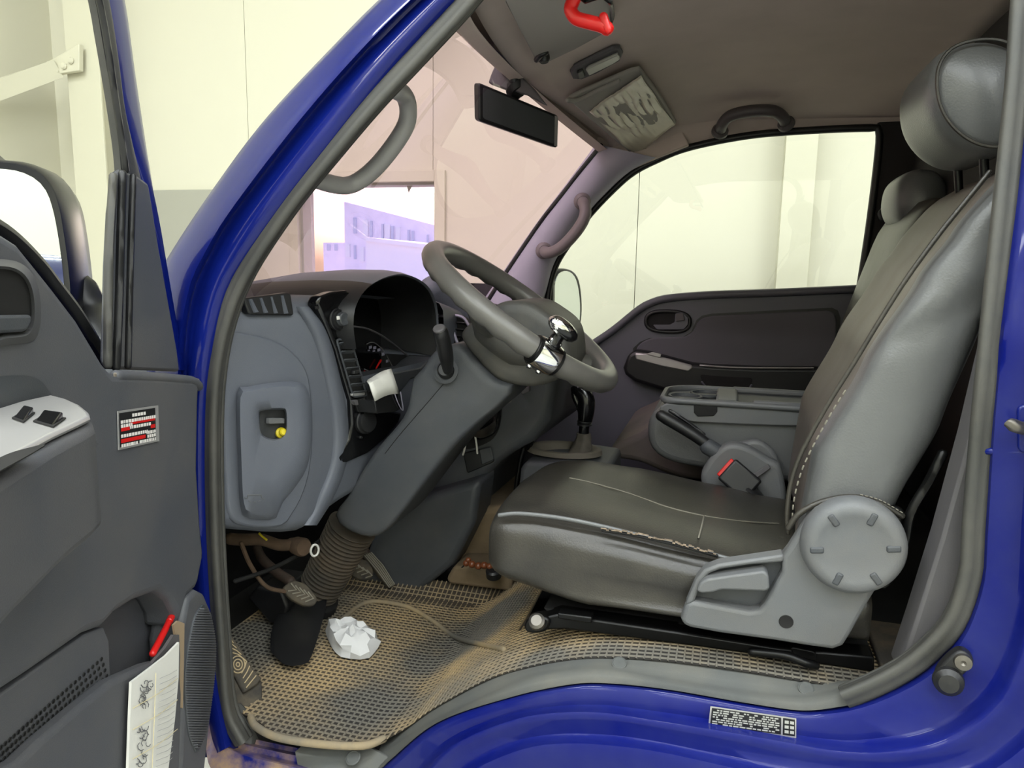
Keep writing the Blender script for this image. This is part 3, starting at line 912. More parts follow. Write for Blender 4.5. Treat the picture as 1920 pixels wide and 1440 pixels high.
def in_cluster(q):
    c = sum((v[i] for i in q), Vector()) / len(q)
    return 1.125 < c.y < 1.50 and c.z > 1.125 and c.x > -0.72
f = [q for q in f if not in_cluster(q)]
f.append(tuple(i * nY for i in range(len(rows))))
add('dash_moulding', v, f, M_dash, DASH, smooth=45)

# raised end strip beside the instrument bezel
st = [(573, 575), (600, 610), (618, 655), (634, 720), (645, 780), (648, 830), (640, 880), (622, 926), (604, 960), (588, 985)]
rows = []
for dx, o in ((-26, -0.004), (-20, 0.004), (-12, 0.009), (-3, 0.010), (5, 0.006), (9, -0.006)):
    rows.append([PDS(x + dx * (1.0 if 600 < y < 930 else 0.7), y, o * (1.0 if 600 < y < 960 else 0.5)) for x, y in st])
skin('bezel_surround', rows, 40, M_dash, DASH, smooth=60)

# knee panel with the recessed bonnet release
kp = [(420, 640), (425, 622), (470, 626), (520, 640), (552, 662), (574, 690), (584, 730), (588, 800), (584, 870), (572, 920), (552, 960), (524, 988), (440, 978), (424, 900), (418, 760)]
prism('knee_panel', cat_rom([PDS(x, y, 0.004) for x, y in kp], 60, True), (-0.012, 0, 0), M_dash, DASH, bevel=0.004)
kr = [(444, 738), (460, 726), (520, 716), (562, 717), (578, 735), (584, 770), (584, 830), (574, 880), (552, 915), (528, 945), (516, 972), (470, 972), (452, 955), (446, 860)]
# raised shield with a hole for the release lever
hole = [(484, 775), (490, 767), (530, 765), (537, 772), (538, 800), (536, 812), (528, 822), (512, 826), (494, 820), (486, 808)]
no, nh = 48, 48
ro = cat_rom([PDS(x, y, 0.008) for x, y in kr], no, True)
ro2 = [PDS(*[512 + (a - 512) * 0.90 for a in (proj(p)[0],)], 835 + (proj(p)[1] - 835) * 0.92, 0.028) for p in ro]
rh = cat_rom([PDS(x, y, 0.027) for x, y in hole], nh, True)
rh2 = [PDS(511 + (proj(p)[0] - 511) * 0.9, 797 + (proj(p)[1] - 797) * 0.9, 0.0062) for p in rh]
def align(a, b):
    ca = sum(a, Vector()) / len(a)
    cb = sum(b, Vector()) / len(b)
    best = min(range(len(b)), key=lambda s: sum(((a[i] - ca).normalized() - (b[(i + s) % len(b)] - cb).normalized()).length for i in range(0, len(a), 4)))
    return [b[(i + best) % len(b)] for i in range(len(b))]
rh = align(ro2, rh)
rh2 = align(rh, rh2)
mid = [a.lerp(b, 0.5) + V(0.002, 0, 0) for a, b in zip(ro2, rh)]
kpn = loft('release_shield', [ro, ro2, mid, rh, rh2], M_dash, DASH, close_u=True, smooth=60)
prism('release_recess', rh2, (-0.001, 0, 0), mat('recess_grey', (52, 53, 54), 0.7), kpn, bevel=0)
lathe('release_knob', [(0, 0), (0.009, 0), (0.009, 0.004), (0.006, 0.006), (0.006, 0.012), (0.0045, 0.014), (0, 0.014)], PDS(526, 812, 0.008), (0.8, -0.5, 0.3), M_yellow, kpn, seg=16)
prism('release_lever', rounded([PDS(506, 784, 0.018), PDS(534, 784, 0.018), PDS(534, 794, 0.018), PDS(506, 795, 0.018)], 0.002), (-0.008, 0, 0), M_seattrim, kpn, bevel=0.001)
# moulded engine outline on the shield
b = Bag()
for (xa, ya, xb, yb) in ((465, 928, 490, 928), (490, 928, 491, 934), (491, 934, 496, 936), (465, 928, 464, 934), (464, 934, 459, 933), (466, 939, 470, 941), (476, 941, 480, 942), (484, 940, 488, 939)):
    b.put(tube_data([PDS(xa, ya, 0.0295), PDS((xa + xb) / 2, (ya + yb) / 2, 0.0295), PDS(xb, yb, 0.0295)], 0.0006, 5))
b.build('engine_symbol', M_seattrim, kpn)

# side demister outlet with upright vanes
vt = [(459, 562), (470, 585), (548, 589), (540, 552)]
prism('demister_frame', rounded([PDS(456, 560, -0.004), PDS(468, 590, 0.003), PDS(552, 592, 0.003), PDS(545, 548, -0.004)], 0.006), (-0.012, 0, 0.0), M_black, DASH, bevel=0.002)
for k in range(4):
    t = (k + 0.25) / 4.2
    a = PDS(462 + 84 * t, 562 - 10 * t, -0.002)
    c = PDS(472 + 80 * t, 586 + 3 * t, 0.005)
    w = V(0.0, 0.017, 0)
    add('demister_vane', [a, a + w, c + w, c], [(0, 1, 2, 3)], M_dash, DASH, solid=0.003, smooth=0)

# instrument hood
XL = -0.60
lip = [(664, 655), (661, 610), (668, 572), (690, 540), (725, 521), (760, 518), (795, 536), (813, 568), (819, 615), (817, 668)]
lp = cat_rom([PX(x, y, XL) for x, y in lip], 40)
cy_, cz_ = sum(p.y for p in lp) / 40, sum(p.z for p in lp) / 40
zlo_, zhi_ = min(p.z for p in lp), max(p.z for p in lp)
def grow(ps, g, dx, gz=None):
    o = []
    for p in ps:
        w = min(1.0, max(0.0, (p.z - zlo_) / (zhi_ - zlo_) * 2.2 - 0.75))
        gg, zz = 1 + (g - 1) * w, 1 + ((gz or g) - 1) * w
        if g < 1:
            gg, zz = g, gz or g
        o.append(V(p.x + dx, cy_ + (p.y - cy_) * gg, cz_ + (p.z - cz_) * zz))
    return o
rows = [grow(lp, 0.93, -0.13, 0.86), grow(lp, 0.99, -0.01), grow(lp, 1.0, 0.0), grow(lp, 1.05, 0.004, 1.06), grow(lp, 1.11, -0.010, 1.15), grow(lp, 1.14, -0.035, 1.21), grow(lp, 1.16, -0.10, 1.20), grow(lp, 1.16, -0.19, 1.05), grow(lp, 1.16, -0.27, 0.75)]
nl = 40
fm = [0 if (i < 2 or (i < 8 and j < 10)) else 1 for i in range(len(rows) - 1) for j in range(nl - 1)]
loft('instrument_hood', rows, M_dash, DASH, smooth=60, mats=[M_black, M_dash], fmat=fm)
# instrument face, gauge rings, needles
fc = grow(lp, 0.95, -0.125, 0.9)
prism('instrument_face', fc + [V(fc[-1].x, fc[-1].y, fc[-1].z - 0.05), V(fc[0].x, fc[0].y, fc[0].z - 0.05)], (-0.006, 0, 0), M_blackgloss, DASH, bevel=0)
XC = fc[0].x + 0.003
ga = DASH
tube('gauge_ring', [PX(x, y, XC) for x, y in [(688, 645), (695, 642), (704, 644), (718, 656), (728, 672), (736, 688)]], 0.0011, M_silver, ga, n=24, seg=6)
tube('gauge_ring', [PX(x, y, XC) for x, y in [(683, 692), (690, 695), (697, 700), (702, 704)]], 0.0011, M_silver, ga, n=12, seg=6)
bg = Bag()
for x, y, w, h in ((692, 649, 5, 4), (700, 650, 5, 4), (708, 654, 5, 4), (716, 662, 5, 4), (724, 675, 4, 4), (690, 656, 3, 2), (699, 657, 4, 2), (730, 688, 5, 3), (745, 691, 4, 3), (712, 691, 3, 3)):
    a, c = PX(x, y, XC), PX(x + w, y + h, XC)
    bg.put(box_data((a + c) / 2, (0.001, abs(c.y - a.y), abs(c.z - a.z))))
bg.build('gauge_numerals', M_trim, ga, smooth=0)
tube('gauge_needle', [PX(705, 691, XC + 0.004), PX(709, 684, XC + 0.004), PX(714, 676, XC + 0.004)], lambda t: 0.0016 + 0.0012 * t, M_red, ga, n=6, seg=6)
tube('gauge_needle', [PX(683, 696, XC + 0.004), PX(687, 699, XC + 0.004), PX(691, 701, XC + 0.004)], 0.0016, M_red, ga, n=6, seg=6)
lathe('indicator_lens', [(0, 0), (0.004, 0), (0.003, 0.002), (0, 0.002)], PX(763, 572, -0.68), (1, 0, 0), M_trim, ga, seg=12)
# arched edge of the clear instrument cover
tube('cover_edge', [PX(x, y, -0.665) for x, y in [(664, 612), (690, 617), (720, 632), (750, 655), (775, 676), (789, 688)]], 0.002, M_trimdk, ga, n=20, seg=6)
# lower lip of the binnacle
lo_ = [(684, 716), (700, 704), (740, 698), (790, 688), (800, 678), (815, 668), (812, 700), (770, 712), (752, 735), (735, 760), (700, 768)]
prism('binnacle_lip', [PDS(x, y, 0.002) for x, y in lo_], (-0.06, 0, 0), M_dash2, DASH, bevel=0.004)

# glossy black bezel left of the instruments
bz = [(594, 570), (600, 556), (622, 548), (650, 544), (672, 556), (664, 575), (662, 612), (668, 660), (680, 705), (692, 735), (702, 765), (754, 774), (748, 792), (724, 822), (690, 850), (652, 867), (637, 868), (634, 858), (655, 825), (662, 795), (660, 752), (647, 708), (632, 655), (612, 606)]
prism('instrument_bezel', [PDS(x, y, 0.010) for x, y in bz], (-0.02, 0, 0), M_blackgloss, DASH, bevel=0.004)
# air outlet
vo = [(631, 637), (657, 636), (688, 742), (662, 744)]
vn = prism('air_outlet', [PDS(x, y, 0.0115) for x, y in vo], (-0.003, 0, 0), M_void, DASH, bevel=0)
vf = [PDS(x, y, 0.014) for x, y in vo]
v, f = tube_data(rounded(vf, 0.006), 0.0022, 6, True)
add('outlet_frame', v, f, M_dash2, vn, smooth=60)
for k in range(7):
    t = (k + 0.5) / 7
    a, c = vf[0].lerp(vf[3], t), vf[1].lerp(vf[2], t)
    box('outlet_slat', (a + c) / 2, ((c - a).length * 0.95, 0.010, 0.0022), M_dash2, vn, ax=axes(c - a, V(0.6, -0.3, 0.5)), bevel=0.0008, seg=1)
box('outlet_tab', vf[0].lerp(vf[3], 0.55).lerp(vf[1].lerp(vf[2], 0.55), 0.5) + V(0.006, -0.003, 0), (0.008, 0.018, 0.007), M_black, vn, bevel=0.002)
# knobs and switches on the bezel
def knob(name, px, py, r, h, m, par, off=0.011):
    c = PDS(px, py, off)
    ax_ = V(0.93, -0.32, 0.1)
    return lathe(name, [(0, -0.002), (r, -0.002), (r, h * 0.4), (r * 0.9, h * 0.5), (r * 0.84, h), (r * 0.7, h * 1.08), (0, h)], c, ax_, m, par, seg=28)
k1 = knob('mirror_switch', 633, 599, 0.019, 0.008, M_black, DASH)
knob('mirror_switch_dial', 634, 599, 0.013, 0.016, M_dash2, k1)
box('switch_mark', PDS(634, 596, 0.030), (0.002, 0.006, 0.006), M_white, k1, ax=axes(V(0.93, -0.32, 0.1)), bevel=0.0008)
prism('small_switch', rounded([PDS(664, 751, 0.016), PDS(680, 748, 0.016), PDS(684, 757, 0.016), PDS(668, 760, 0.016)], 0.002), (-0.008, 0, 0), M_trimdk, DASH, bevel=0.0015)
knob('lower_switch_knob', 683, 790, 0.023, 0.012, M_black, DASH)
for px, py in ((594, 577), (676, 820)):
    knob('bezel_screw', px, py, 0.003, 0.003, M_black, DASH)
prism('silver_tab', rounded([PDS(660, 738, 0.016), PDS(685, 736, 0.016), PDS(684, 741, 0.016), PDS(661, 743, 0.016)], 0.002), (-0.004, 0, 0), M_silver, vn, bevel=0.001)

# receipt roll in a clear dark holder below the instruments
RH = thing('paper_holder', tuple(PDS(722, 770, 0.02)), 'white paper slip in a smoky plastic holder below the instruments', 'paper holder')
c_ = [(703, 751), (749, 731), (754, 766), (742, 772), (708, 776)]
prism('smoky_holder', [PDS(x, y, 0.05) for x, y in c_], (-0.045, 0.0, 0), mat('smoky_plastic', (30, 30, 30), 0.12), RH, bevel=0.002)
rows = []
for (x, y, o) in ((688, 716, 0.035), (692, 720, 0.05), (697, 735, 0.055), (703, 752, 0.055)):
    a = PDS(x, y, o)
    rows.append([a + (PDS(x + 46, y - 20 + (6 if x > 690 else -4), o) - a) * (k / 6) + V(0, 0, 0.004 * math.sin(k / 6 * math.pi)) for k in range(7)])
top_r = [PDS(x, y, 0.02) for x, y in [(690, 712), (698, 708), (706, 706), (713, 704), (719, 703), (724, 703), (728, 705)]]
loft('paper_slip', [top_r] + rows, M_white, RH, smooth=60, solid=0.002)
tube('holder_edge', [PDS(739, 735, 0.053), PDS(745, 752, 0.053), PDS(753, 768, 0.053), PDS(756, 766, 0.053), PDS(751, 735, 0.053)], 0.0009, M_trim, RH, n=20, seg=5)

# centre outlet and dash top beyond the hood
cv = [(822, 594), (858, 592), (872, 600), (879, 612), (858, 642), (840, 650), (824, 646)]
cvn = prism('centre_outlet', [P(x, y, 1.57) for x, y in cv], (0, 0.03, 0), M_void, DASH, bevel=0)
for k in range(4):
    y = 603 + 12 * k
    a, c = P(820, y, 1.567), P(876 - 5 * k, y + 4, 1.567)
    box('outlet_slat', (a + c) / 2, ((c - a).length, 0.012, 0.003), M_black, cvn, ax=axes(c - a, V(0, -1, 0.4)), bevel=0.001, seg=1)
tube('outlet_frame', [P(x, y, 1.563) for x, y in [(820, 593), (840, 592), (858, 592), (870, 597), (879, 610)]], 0.0035, M_trim, cvn, n=16, seg=6)
tube('outlet_bar', [P(838, 594, 1.56), P(848, 616, 1.56), P(857, 642, 1.56)], 0.0035, M_trim, cvn, n=8, seg=6)
tube('dash_roll', [P(806, 540, 1.58), P(838, 570, 1.62), P(880, 600, 1.66), P(935, 625, 1.72)], 0.03, M_dash, DASH, n=20, seg=10)

# clear fan-shaped ornament on the dash top, far side of the hood
ORN = thing('dash_ornament', tuple(P(829, 566, 1.85)), 'silver spoked dome on a dark blue cup atop the dashboard', 'ornament')
oc = P(829, 566, 1.85)
lathe('cup', [(0, 0), (0.034, 0), (0.044, 0.02), (0.046, 0.034), (0, 0.034)], oc + V(0, 0, -0.014), (0, 0, 1), mat('dark_blue_plastic', (46, 42, 92), 0.4), ORN, seg=24)
path = [oc + V(0.048 * math.cos(a), 0.02 * math.sin(a), 0.028 + 0.045 * max(0, math.sin(a))) for a in [math.pi * k / 16 for k in range(17)]]
tube('dome_rim', path, 0.003, M_black, ORN, n=24, seg=6)
for k in range(5):
    a = math.pi * (k + 0.5) / 5
    tube('spoke', [oc + V(0, 0, 0.022), oc + V(0.024 * math.cos(a), 0, 0.024 + 0.022 * math.sin(a)), oc + V(0.046 * math.cos(a), 0, 0.028 + 0.042 * math.sin(a))], 0.0045, M_chrome, ORN, n=6, seg=6)

# centre stack below the column
cs = [(815, 700), (905, 640), (1000, 640), (1046, 700), (1040, 730), (1028, 790), (1000, 828), (960, 850), (935, 868), (905, 898), (888, 940), (870, 1010), (790, 1010)]
CS = prism('centre_stack', [P(x, y, 1.50) for x, y in cs], (0.02, 0.42, 0), M_dash2, DASH, bevel=0.02, seg=4)
prism('ashtray_recess', cat_rom([P(x, y, 1.496) for x, y in [(868, 830), (905, 770), (935, 752), (938, 790), (925, 822), (895, 838), (872, 842)]], 30, True), (0, 0.006, 0), M_void, DASH, bevel=0)
lathe('ashtray_bowl', [(0, 0.0), (0.018, 0.002), (0.028, 0.012), (0.033, 0.026), (0.030, 0.026), (0.02, 0.01), (0, 0.006)], P(912, 815, 1.485), (-0.35, -0.25, 0.9), M_steel, DASH, seg=24)
tube('ashtray_edge', [P(x, y, 1.49) for x, y in [(938, 765), (932, 800), (918, 815), (898, 822)]], 0.004, M_blackgloss, DASH, n=14, seg=6)
prism('coin_pocket', rounded([P(868, 850, 1.494), P(920, 838, 1.494), P(927, 866, 1.494), P(876, 888, 1.494)], 0.006), (0, 0.006, 0), M_black, DASH, bevel=0.002)
prism('pocket_flap', rounded([P(898, 843, 1.490), P(920, 838, 1.490), P(926, 862, 1.490), P(903, 872, 1.490)], 0.004), (0, 0.005, 0), M_dash2, DASH, bevel=0.002)
for a, c in (((889, 810), (895, 850)), ((873, 828), (868, 853))):
    tube('white_tie', [P(a[0], a[1], 1.482), P((a[0] + c[0]) / 2 + 1, (a[1] + c[1]) / 2, 1.478), P(c[0], c[1], 1.482)], 0.0022, M_white, DASH, n=8, seg=6)
lathe('lighter_socket', [(0, 0), (0.013, 0), (0.013, 0.006), (0.009, 0.007), (0.008, 0.002), (0, 0.001)], P(950, 745, 1.49), (0.3, -0.9, 0.2), M_steel, DASH, seg=20)
prism('radio_switch', rounded([P(975, 729, 1.49), P(992, 725, 1.49), P(993, 734, 1.49), P(978, 741, 1.49)], 0.003), (0, 0.01, 0), M_trimdk, DASH, bevel=0.002)

# ================================================================== STEERING
WC = P(979, 590, 1.28)
wn_ = V(0.575, 0.035, 0.815).normalized()
wb_ = V(0, 1, 0) - wn_ * wn_.y
wb_.normalize()
wa_ = wb_.cross(wn_).normalized()
if wa_.z < 0:
    wa_ = -wa_
def wp(r, ang, h=0.0):
    return WC + (wa_ * math.cos(ang) + wb_ * math.sin(ang)) * r + wn_ * h
SW = thing('steering_wheel', tuple(WC - wn_ * 0.05), 'worn grey steering wheel with a spinner knob clamped on', 'steering wheel')
R = 0.188
path = [wp(R, 2 * math.pi * k / 96) for k in range(96)]
fr = frames(path, tuple(wn_), True)
rows = []
for k, p in enumerate(path):
    s, w = fr[k]
    row = []
    for j in range(14):
        a = 2 * math.pi * j / 14
        r = 0.0195
        x, y = math.cos(a), math.sin(a)
        bulge = 1.0
        if y < -0.2:      # finger grips moulded on the underside
            bulge = 1.0 + 0.10 * math.cos(k * 2 * math.pi / 96 * 30)
        row.append(p + s * (x * r) + w * (y * r * bulge))
    rows.append(row)
v, f = loft_data(rows, True, True)
add('rim', v, f, M_wheel, SW, smooth=180)
# hub pad: domed cushion sunk below the rim
rows = []
for h, g in ((-0.075, 0.55), (-0.07, 0.8), (-0.055, 0.95), (-0.035, 1.0), (-0.022, 0.93), (-0.015, 0.7), (-0.013, 0.35)):
    rows.append([WC + wn_ * h + (wa_ * (math.cos(a) * (0.072 if math.cos(a) > 0 else 0.10)) + wb_ * (math.sin(a) * 0.095)) * g for a in [2 * math.pi * k / 40 for k in range(40)]])
v, f = loft_data(rows, True, False, True)
add('hub_pad', v, f, M_wheelhub, SW, smooth=60)
for ang in (math.radians(78), math.radians(-78), math.radians(142), math.radians(-142)):
    tube('spoke', [wp(0.06, ang, -0.045), wp(0.11, ang, -0.038), wp(0.155, ang, -0.018), wp(R, ang, -0.004)], 0.011, M_wheelhub, SW, n=12, seg=8, up=tuple(wn_), rx=0.02)
# spinner knob on the near lower rim
kpx = P(1034, 668, 1.10)
kang = math.atan2((kpx - WC).dot(wb_), (kpx - WC).dot(wa_))
KN = thing('spinner_knob', tuple(wp(R, kang)), 'chrome spinner knob clamped on the steering wheel rim', 'steering knob')
t_ = (wp(R, kang + 0.02) - wp(R, kang - 0.02)).normalized()
kc = wp(R, kang)
lathe('clamp', [(0.0205, -0.018), (0.0245, -0.018), (0.0255, -0.012), (0.0255, 0.012), (0.0245, 0.018), (0.0205, 0.018)], kc, t_, M_chrome, KN, seg=28)
lathe('clamp_band', [(0.0225, -0.024), (0.0235, -0.023), (0.0235, 0.023), (0.0225, 0.024)], kc, t_, M_rail, KN, seg=28)
rd = (wp(R, kang) - WC).normalized()
for s in (-1, 1):
    lathe('clamp_screw', [(0, 0), (0.005, 0), (0.005, 0.006), (0.004, 0.008), (0, 0.008)], kc - rd * 0.006 + wn_ * (-0.024) + t_ * (0.009 * s), -wn_ - t_ * 0.0 + rd * 0.6, M_chrome, KN, seg=10)
box('clamp_lug', kc + wn_ * 0.024, (0.022, 0.016, 0.014), M_chrome, KN, ax=axes(t_, wn_), bevel=0.003)
ktop = P(1056, 617, 1.12)
tube('post', [kc + wn_ * 0.022, kc.lerp(ktop, 0.55), ktop], lambda t: 0.013 - 0.003 * math.sin(t * math.pi), M_blackgloss, KN, n=10, seg=12)
ka, kb_ = P(1030, 598, 1.11), P(1080, 637, 1.13)
kd = (kb_ - ka)
rows = []
a1, a2, a3 = axes(kd, wn_)
kl = kd.length / 2
for i in range(13):
    u = -1 + 2 * i / 12
    w = max(0.03, (1 - abs(u) ** 3.0)) ** 0.5
    rows.append([ktop + a1 * (u * kl) + (a2 * math.cos(q) * 0.013 + a3 * math.sin(q) * 0.0175) * w for q in [2 * math.pi * k / 20 for k in range(20)]])
v, f = loft_data(rows, True, False, True)
add('grip', v, f, M_blackgloss, KN, smooth=80)
rows = []
for i in range(11):
    u = -1 + 2 * i / 10
    w = max(0.02, (1 - abs(u) ** 2.6)) ** 0.5
    rows.append([ktop + wn_ * 0.003 - V(0.003, 0.004, 0) + a1 * (u * kl * 0.93) + (a2 * math.cos(q) * 0.0135 + a3 * math.sin(q) * 0.0145) * w for q in [2 * math.pi * k / 20 for k in range(20)]])
v, f = loft_data(rows, True, False, True)
add('chrome_cap', v, f, M_chrome, KN, smooth=80)

# column: lower cover, upper shroud, bellows
CO = thing('steering_column', tuple(P(600, 1120, 1.28)), 'dark grey steering column cover with ribbed rubber gaiter', 'steering column', kind='thing')
lc = [(814, 658), (790, 692), (775, 706), (756, 778), (700, 848), (650, 930), (626, 966), (640, 990), (680, 1008), (712, 1004), (745, 972), (800, 900), (850, 838), (900, 790), (942, 754), (960, 726), (925, 712), (880, 668), (858, 645)]
def rounded_slab(name, ol, ya, yb, m, par, rnd=0.02, n=64):
    """moulded cover: traced side profile, softly crowned towards both sides"""
    c2 = cat_rom([V(x, y, 0) for x, y in ol], n, True)
    near = [P(p.x, p.y, ya) for p in c2]
    ctr = sum(near, Vector()) / n
    rows = []
    for y, ins in ((0.0, 0.80), (0.12, 0.92), (0.35, 0.985), (1.0, 1.0)):
        rows.append([ctr + (p - ctr) * 1.0 - (p - ctr).normalized() * (rnd * (1 - ins) / 0.2 if ins > 0.7 else rnd * 3) + V(0, rnd * y, 0) for p in near])
    for y, ins in ((0.35, 0.985), (0.12, 0.92), (0.0, 0.80)):
        rows.append([V(p.x, yb - ya + ya - (p.y - ya), p.z) for p in [ctr + (p - ctr) - (p - ctr).normalized() * (rnd * (1 - ins) / 0.2 if ins > 0.7 else rnd * 3) + V(0, rnd * y, 0) for p in near]])
    v, f = loft_data(rows, True, False, True)
    return add(name, v, f, m, par, smooth=60)
lcov = rounded_slab('lower_cover', lc, 1.205, 1.36, M_dash2, CO, 0.018)
# parting line moulded along the cover
tube('parting_line', [P(x, y, 1.2048) for x, y in [(856, 690), (810, 745), (752, 812), (722, 850)]], 0.0008, M_black, lcov, n=24, seg=5)
uc = [(862, 632), (880, 604), (905, 585), (940, 566), (985, 566), (1020, 585), (1050, 610), (1062, 640), (1064, 690), (1046, 712), (1005, 726), (965, 724), (930, 712), (895, 678)]
rounded_slab('upper_shroud', uc, 1.215, 1.39, M_wheelhub, CO, 0.022)
# bellows
ba, bb_ = P(662, 985, 1.29), P(594, 1112, 1.29)
L_ = (bb_ - ba).length
prof = []
NR = 19
for k in range(NR):
    h = L_ * k / NR
    R_ = 0.050 - 0.007 * k / NR
    prof += [(R_ - 0.009, h), (R_, h + L_ / NR * 0.3), (R_, h + L_ / NR * 0.5), (R_ - 0.009, h + L_ / NR * 0.8)]
M_bel = mat('ribbed_gaiter', (72, 67, 60), 0.5, dust=(128, 106, 80), dust_amt=0.35, dust_scale=14)
lathe('gaiter', prof, ba, bb_ - ba, M_bel, CO, seg=36, smooth=50)
lathe('gaiter_foot', [(0.04, 0), (0.05, 0.006), (0.055, 0.03), (0.05, 0.09), (0, 0.09)], bb_, bb_ - ba, M_void, CO, seg=28)

# wiper / lamp stalk
ST = thing('control_stalk', tuple(P(838, 700, 1.195)), 'black control stalk standing up from the steering column cover', 'stalk')
lathe('collar', [(0, 0), (0.022, 0), (0.0225, 0.004), (0.017, 0.007), (0.013, 0.004), (0, 0.003)], P(836, 696, 1.203), (0.1, -1, 0.25), M_dash2, ST, seg=28)
lathe('boot', [(0, 0), (0.0155, 0), (0.0145, 0.008), (0.011, 0.012), (0, 0.012)], P(837, 695, 1.20), (0.1, -1, 0.35), M_black, ST, seg=24)
tube('stalk', [P(840, 695, 1.19), P(837, 672, 1.165), P(832, 645, 1.145), P(826, 622, 1.13)], lambda t: 0.0085 + 0.0045 * math.sin(min(1, t * 1.25) * math.pi * 0.6), M_black, ST, n=16, seg=14)
lathe('stalk_cap', [(0, 0), (0.0105, 0), (0.0105, 0.003), (0.009, 0.005), (0, 0.005)], P(824, 618, 1.126), P(824, 618, 1.126) - P(829, 634, 1.135), M_trimdk, ST, seg=20)

# ================================================================== DRIVER'S SEAT
def interp(k, x):
    if x <= k[0][0]:
        return k[0][1]
    for (a, va), (b, vb) in zip(k[:-1], k[1:]):
        if x <= b:
            t = (x - a) / (b - a)
            t = t * t * (3 - 2 * t) * 0.35 + t * 0.65
            return va + (vb - va) * t
    return k[-1][1]
def sup(a, p):
    c, s = math.cos(a), math.sin(a)
    return (abs(c) ** (2 / p)) * (1 if c >= 0 else -1), (abs(s) ** (2 / p)) * (1 if s >= 0 else -1)

SEAT = thing('driver_seat', (0.05, 1.23, 0.83), 'dark leatherette driver seat with plastic side shield and round knob', 'car seat')
# cushion ---------------------------------------------------------
ZT = [(-0.335, 0.972), (-0.31, 0.990), (-0.25, 0.996), (-0.15, 0.991), (0.0, 0.970), (0.09, 0.955), (0.2, 0.945)]
ZB = [(-0.335, 0.900), (-0.31, 0.882), (-0.17, 0.853), (0.2, 0.865)]
CY0, CY1 = 0.998, 1.475
rows = []
NS, NA = 60, 72
for i in range(NS):
    u = i / (NS - 1)
    X = -0.330 + 0.53 * u
    zt, zb = interp(ZT, X), interp(ZB, X)
    e = min(1.0, u / 0.10)
    rim = (1 - (1 - e) ** 2.4) ** (1 / 2.4)
    sc = 0.80 + 0.20 * rim
    scz = 0.62 + 0.38 * rim
    row = []
    for j in range(NA):
        y, z = sup(2 * math.pi * j / NA, 5.5)
        Y = (CY0 + CY1) / 2 + y * (CY1 - CY0) / 2 * sc
        Z = (zt + zb) / 2 + z * (zt - zb) / 2 * scz
        if z > 0:      # hollow of the sitting surface, far edge rolls off
            w = (Y - CY0) / (CY1 - CY0)
            Z -= z * (0.016 * math.exp(-((w - 0.55) / 0.25) ** 2) * min(1, u / 0.3) + 0.03 * max(0, (w - 0.45) / 0.55) ** 1.5)
        if y < -0.9 and z < 0.8:      # sagging folds of the loose side cover
            q = (Z - zb) / (zt - zb)
            arc = q + 0.9 * (u - 0.45) ** 2
            Y += 0.009 * math.sin(arc * 24.0) * math.exp(-((u - 0.5) / 0.24) ** 2) * (0.4 + 0.6 * (1 - q))
            Y -= 0.010 * (1 - q) * q * 4 * 0.5
        row.append(V(X - 0.012 * (1 - (y * y)) * (1 - e), Y, Z))
    rows.append(row)
v, f = loft_data(rows, True, False, True)
cu = add('cushion', v, f, M_leather, SEAT, smooth=180)
cu.data.polygons[-1].use_smooth = False
# piping along the near edge, torn for a stretch so the foam shows
pp = [P(x, y, 1.006) for x, y in [(936, 966), (975, 963), (1050, 971), (1130, 987), (1230, 1012), (1330, 1038), (1420, 1062)]]
tube('piping', pp, 0.0032, M_leather2, cu, n=60, seg=8)
tear = Bag()
rnd = random.Random(3)
tp = cat_rom([P(x, y, 0.998) for x, y in [(1130, 990), (1180, 997), (1240, 1010), (1300, 1025), (1345, 1037)]], 44)
for i in range(len(tp) - 1):
    w = 0.0006 + 0.0018 * rnd.random()
    tear.put(box_data(tp[i] + V(0, -0.002, (rnd.random() - 0.5) * 0.003), ((tp[i + 1] - tp[i]).length * 1.05, 0.004, w), axes(tp[i + 1] - tp[i], V(0, -1, 0.2))))
tear.build('torn_foam', mat('exposed_foam', (120, 106, 90), 0.95, var=0.5, vscale=150), cu, smooth=0)
dk = tube('tear_gap', [p + V(0, -0.001, -0.0035) for p in tp], 0.0022, M_void, cu, n=44, seg=6)
# seams on the sitting surface
def topz(X, Y):
    u = (X + 0.33) / 0.53
    w = (Y - CY0) / (CY1 - CY0)
    return interp(ZT, X) - (0.016 * math.exp(-((w - 0.55) / 0.25) ** 2) * min(1, u / 0.3) + 0.03 * max(0, (w - 0.45) / 0.55) ** 1.5) + 0.0008
def on_top(px, py):
    z = 0.97
    for _ in range(6):
        p = PZ(px, py, z)
        z = topz(p.x, p.y)
    return PZ(px, py, z)
tube('seam_line', [on_top(x, y) for x, y in [(1068, 896), (1110, 905), (1180, 925), (1250, 950), (1320, 967), (1390, 977), (1460, 982)]], 0.0012, M_seam, cu, n=50, seg=6)
tube('seam_line', [on_top(x, y) for x, y in [(1320, 967), (1316, 985), (1310, 1008)]], 0.0013, M_seam, cu, n=10, seg=6)

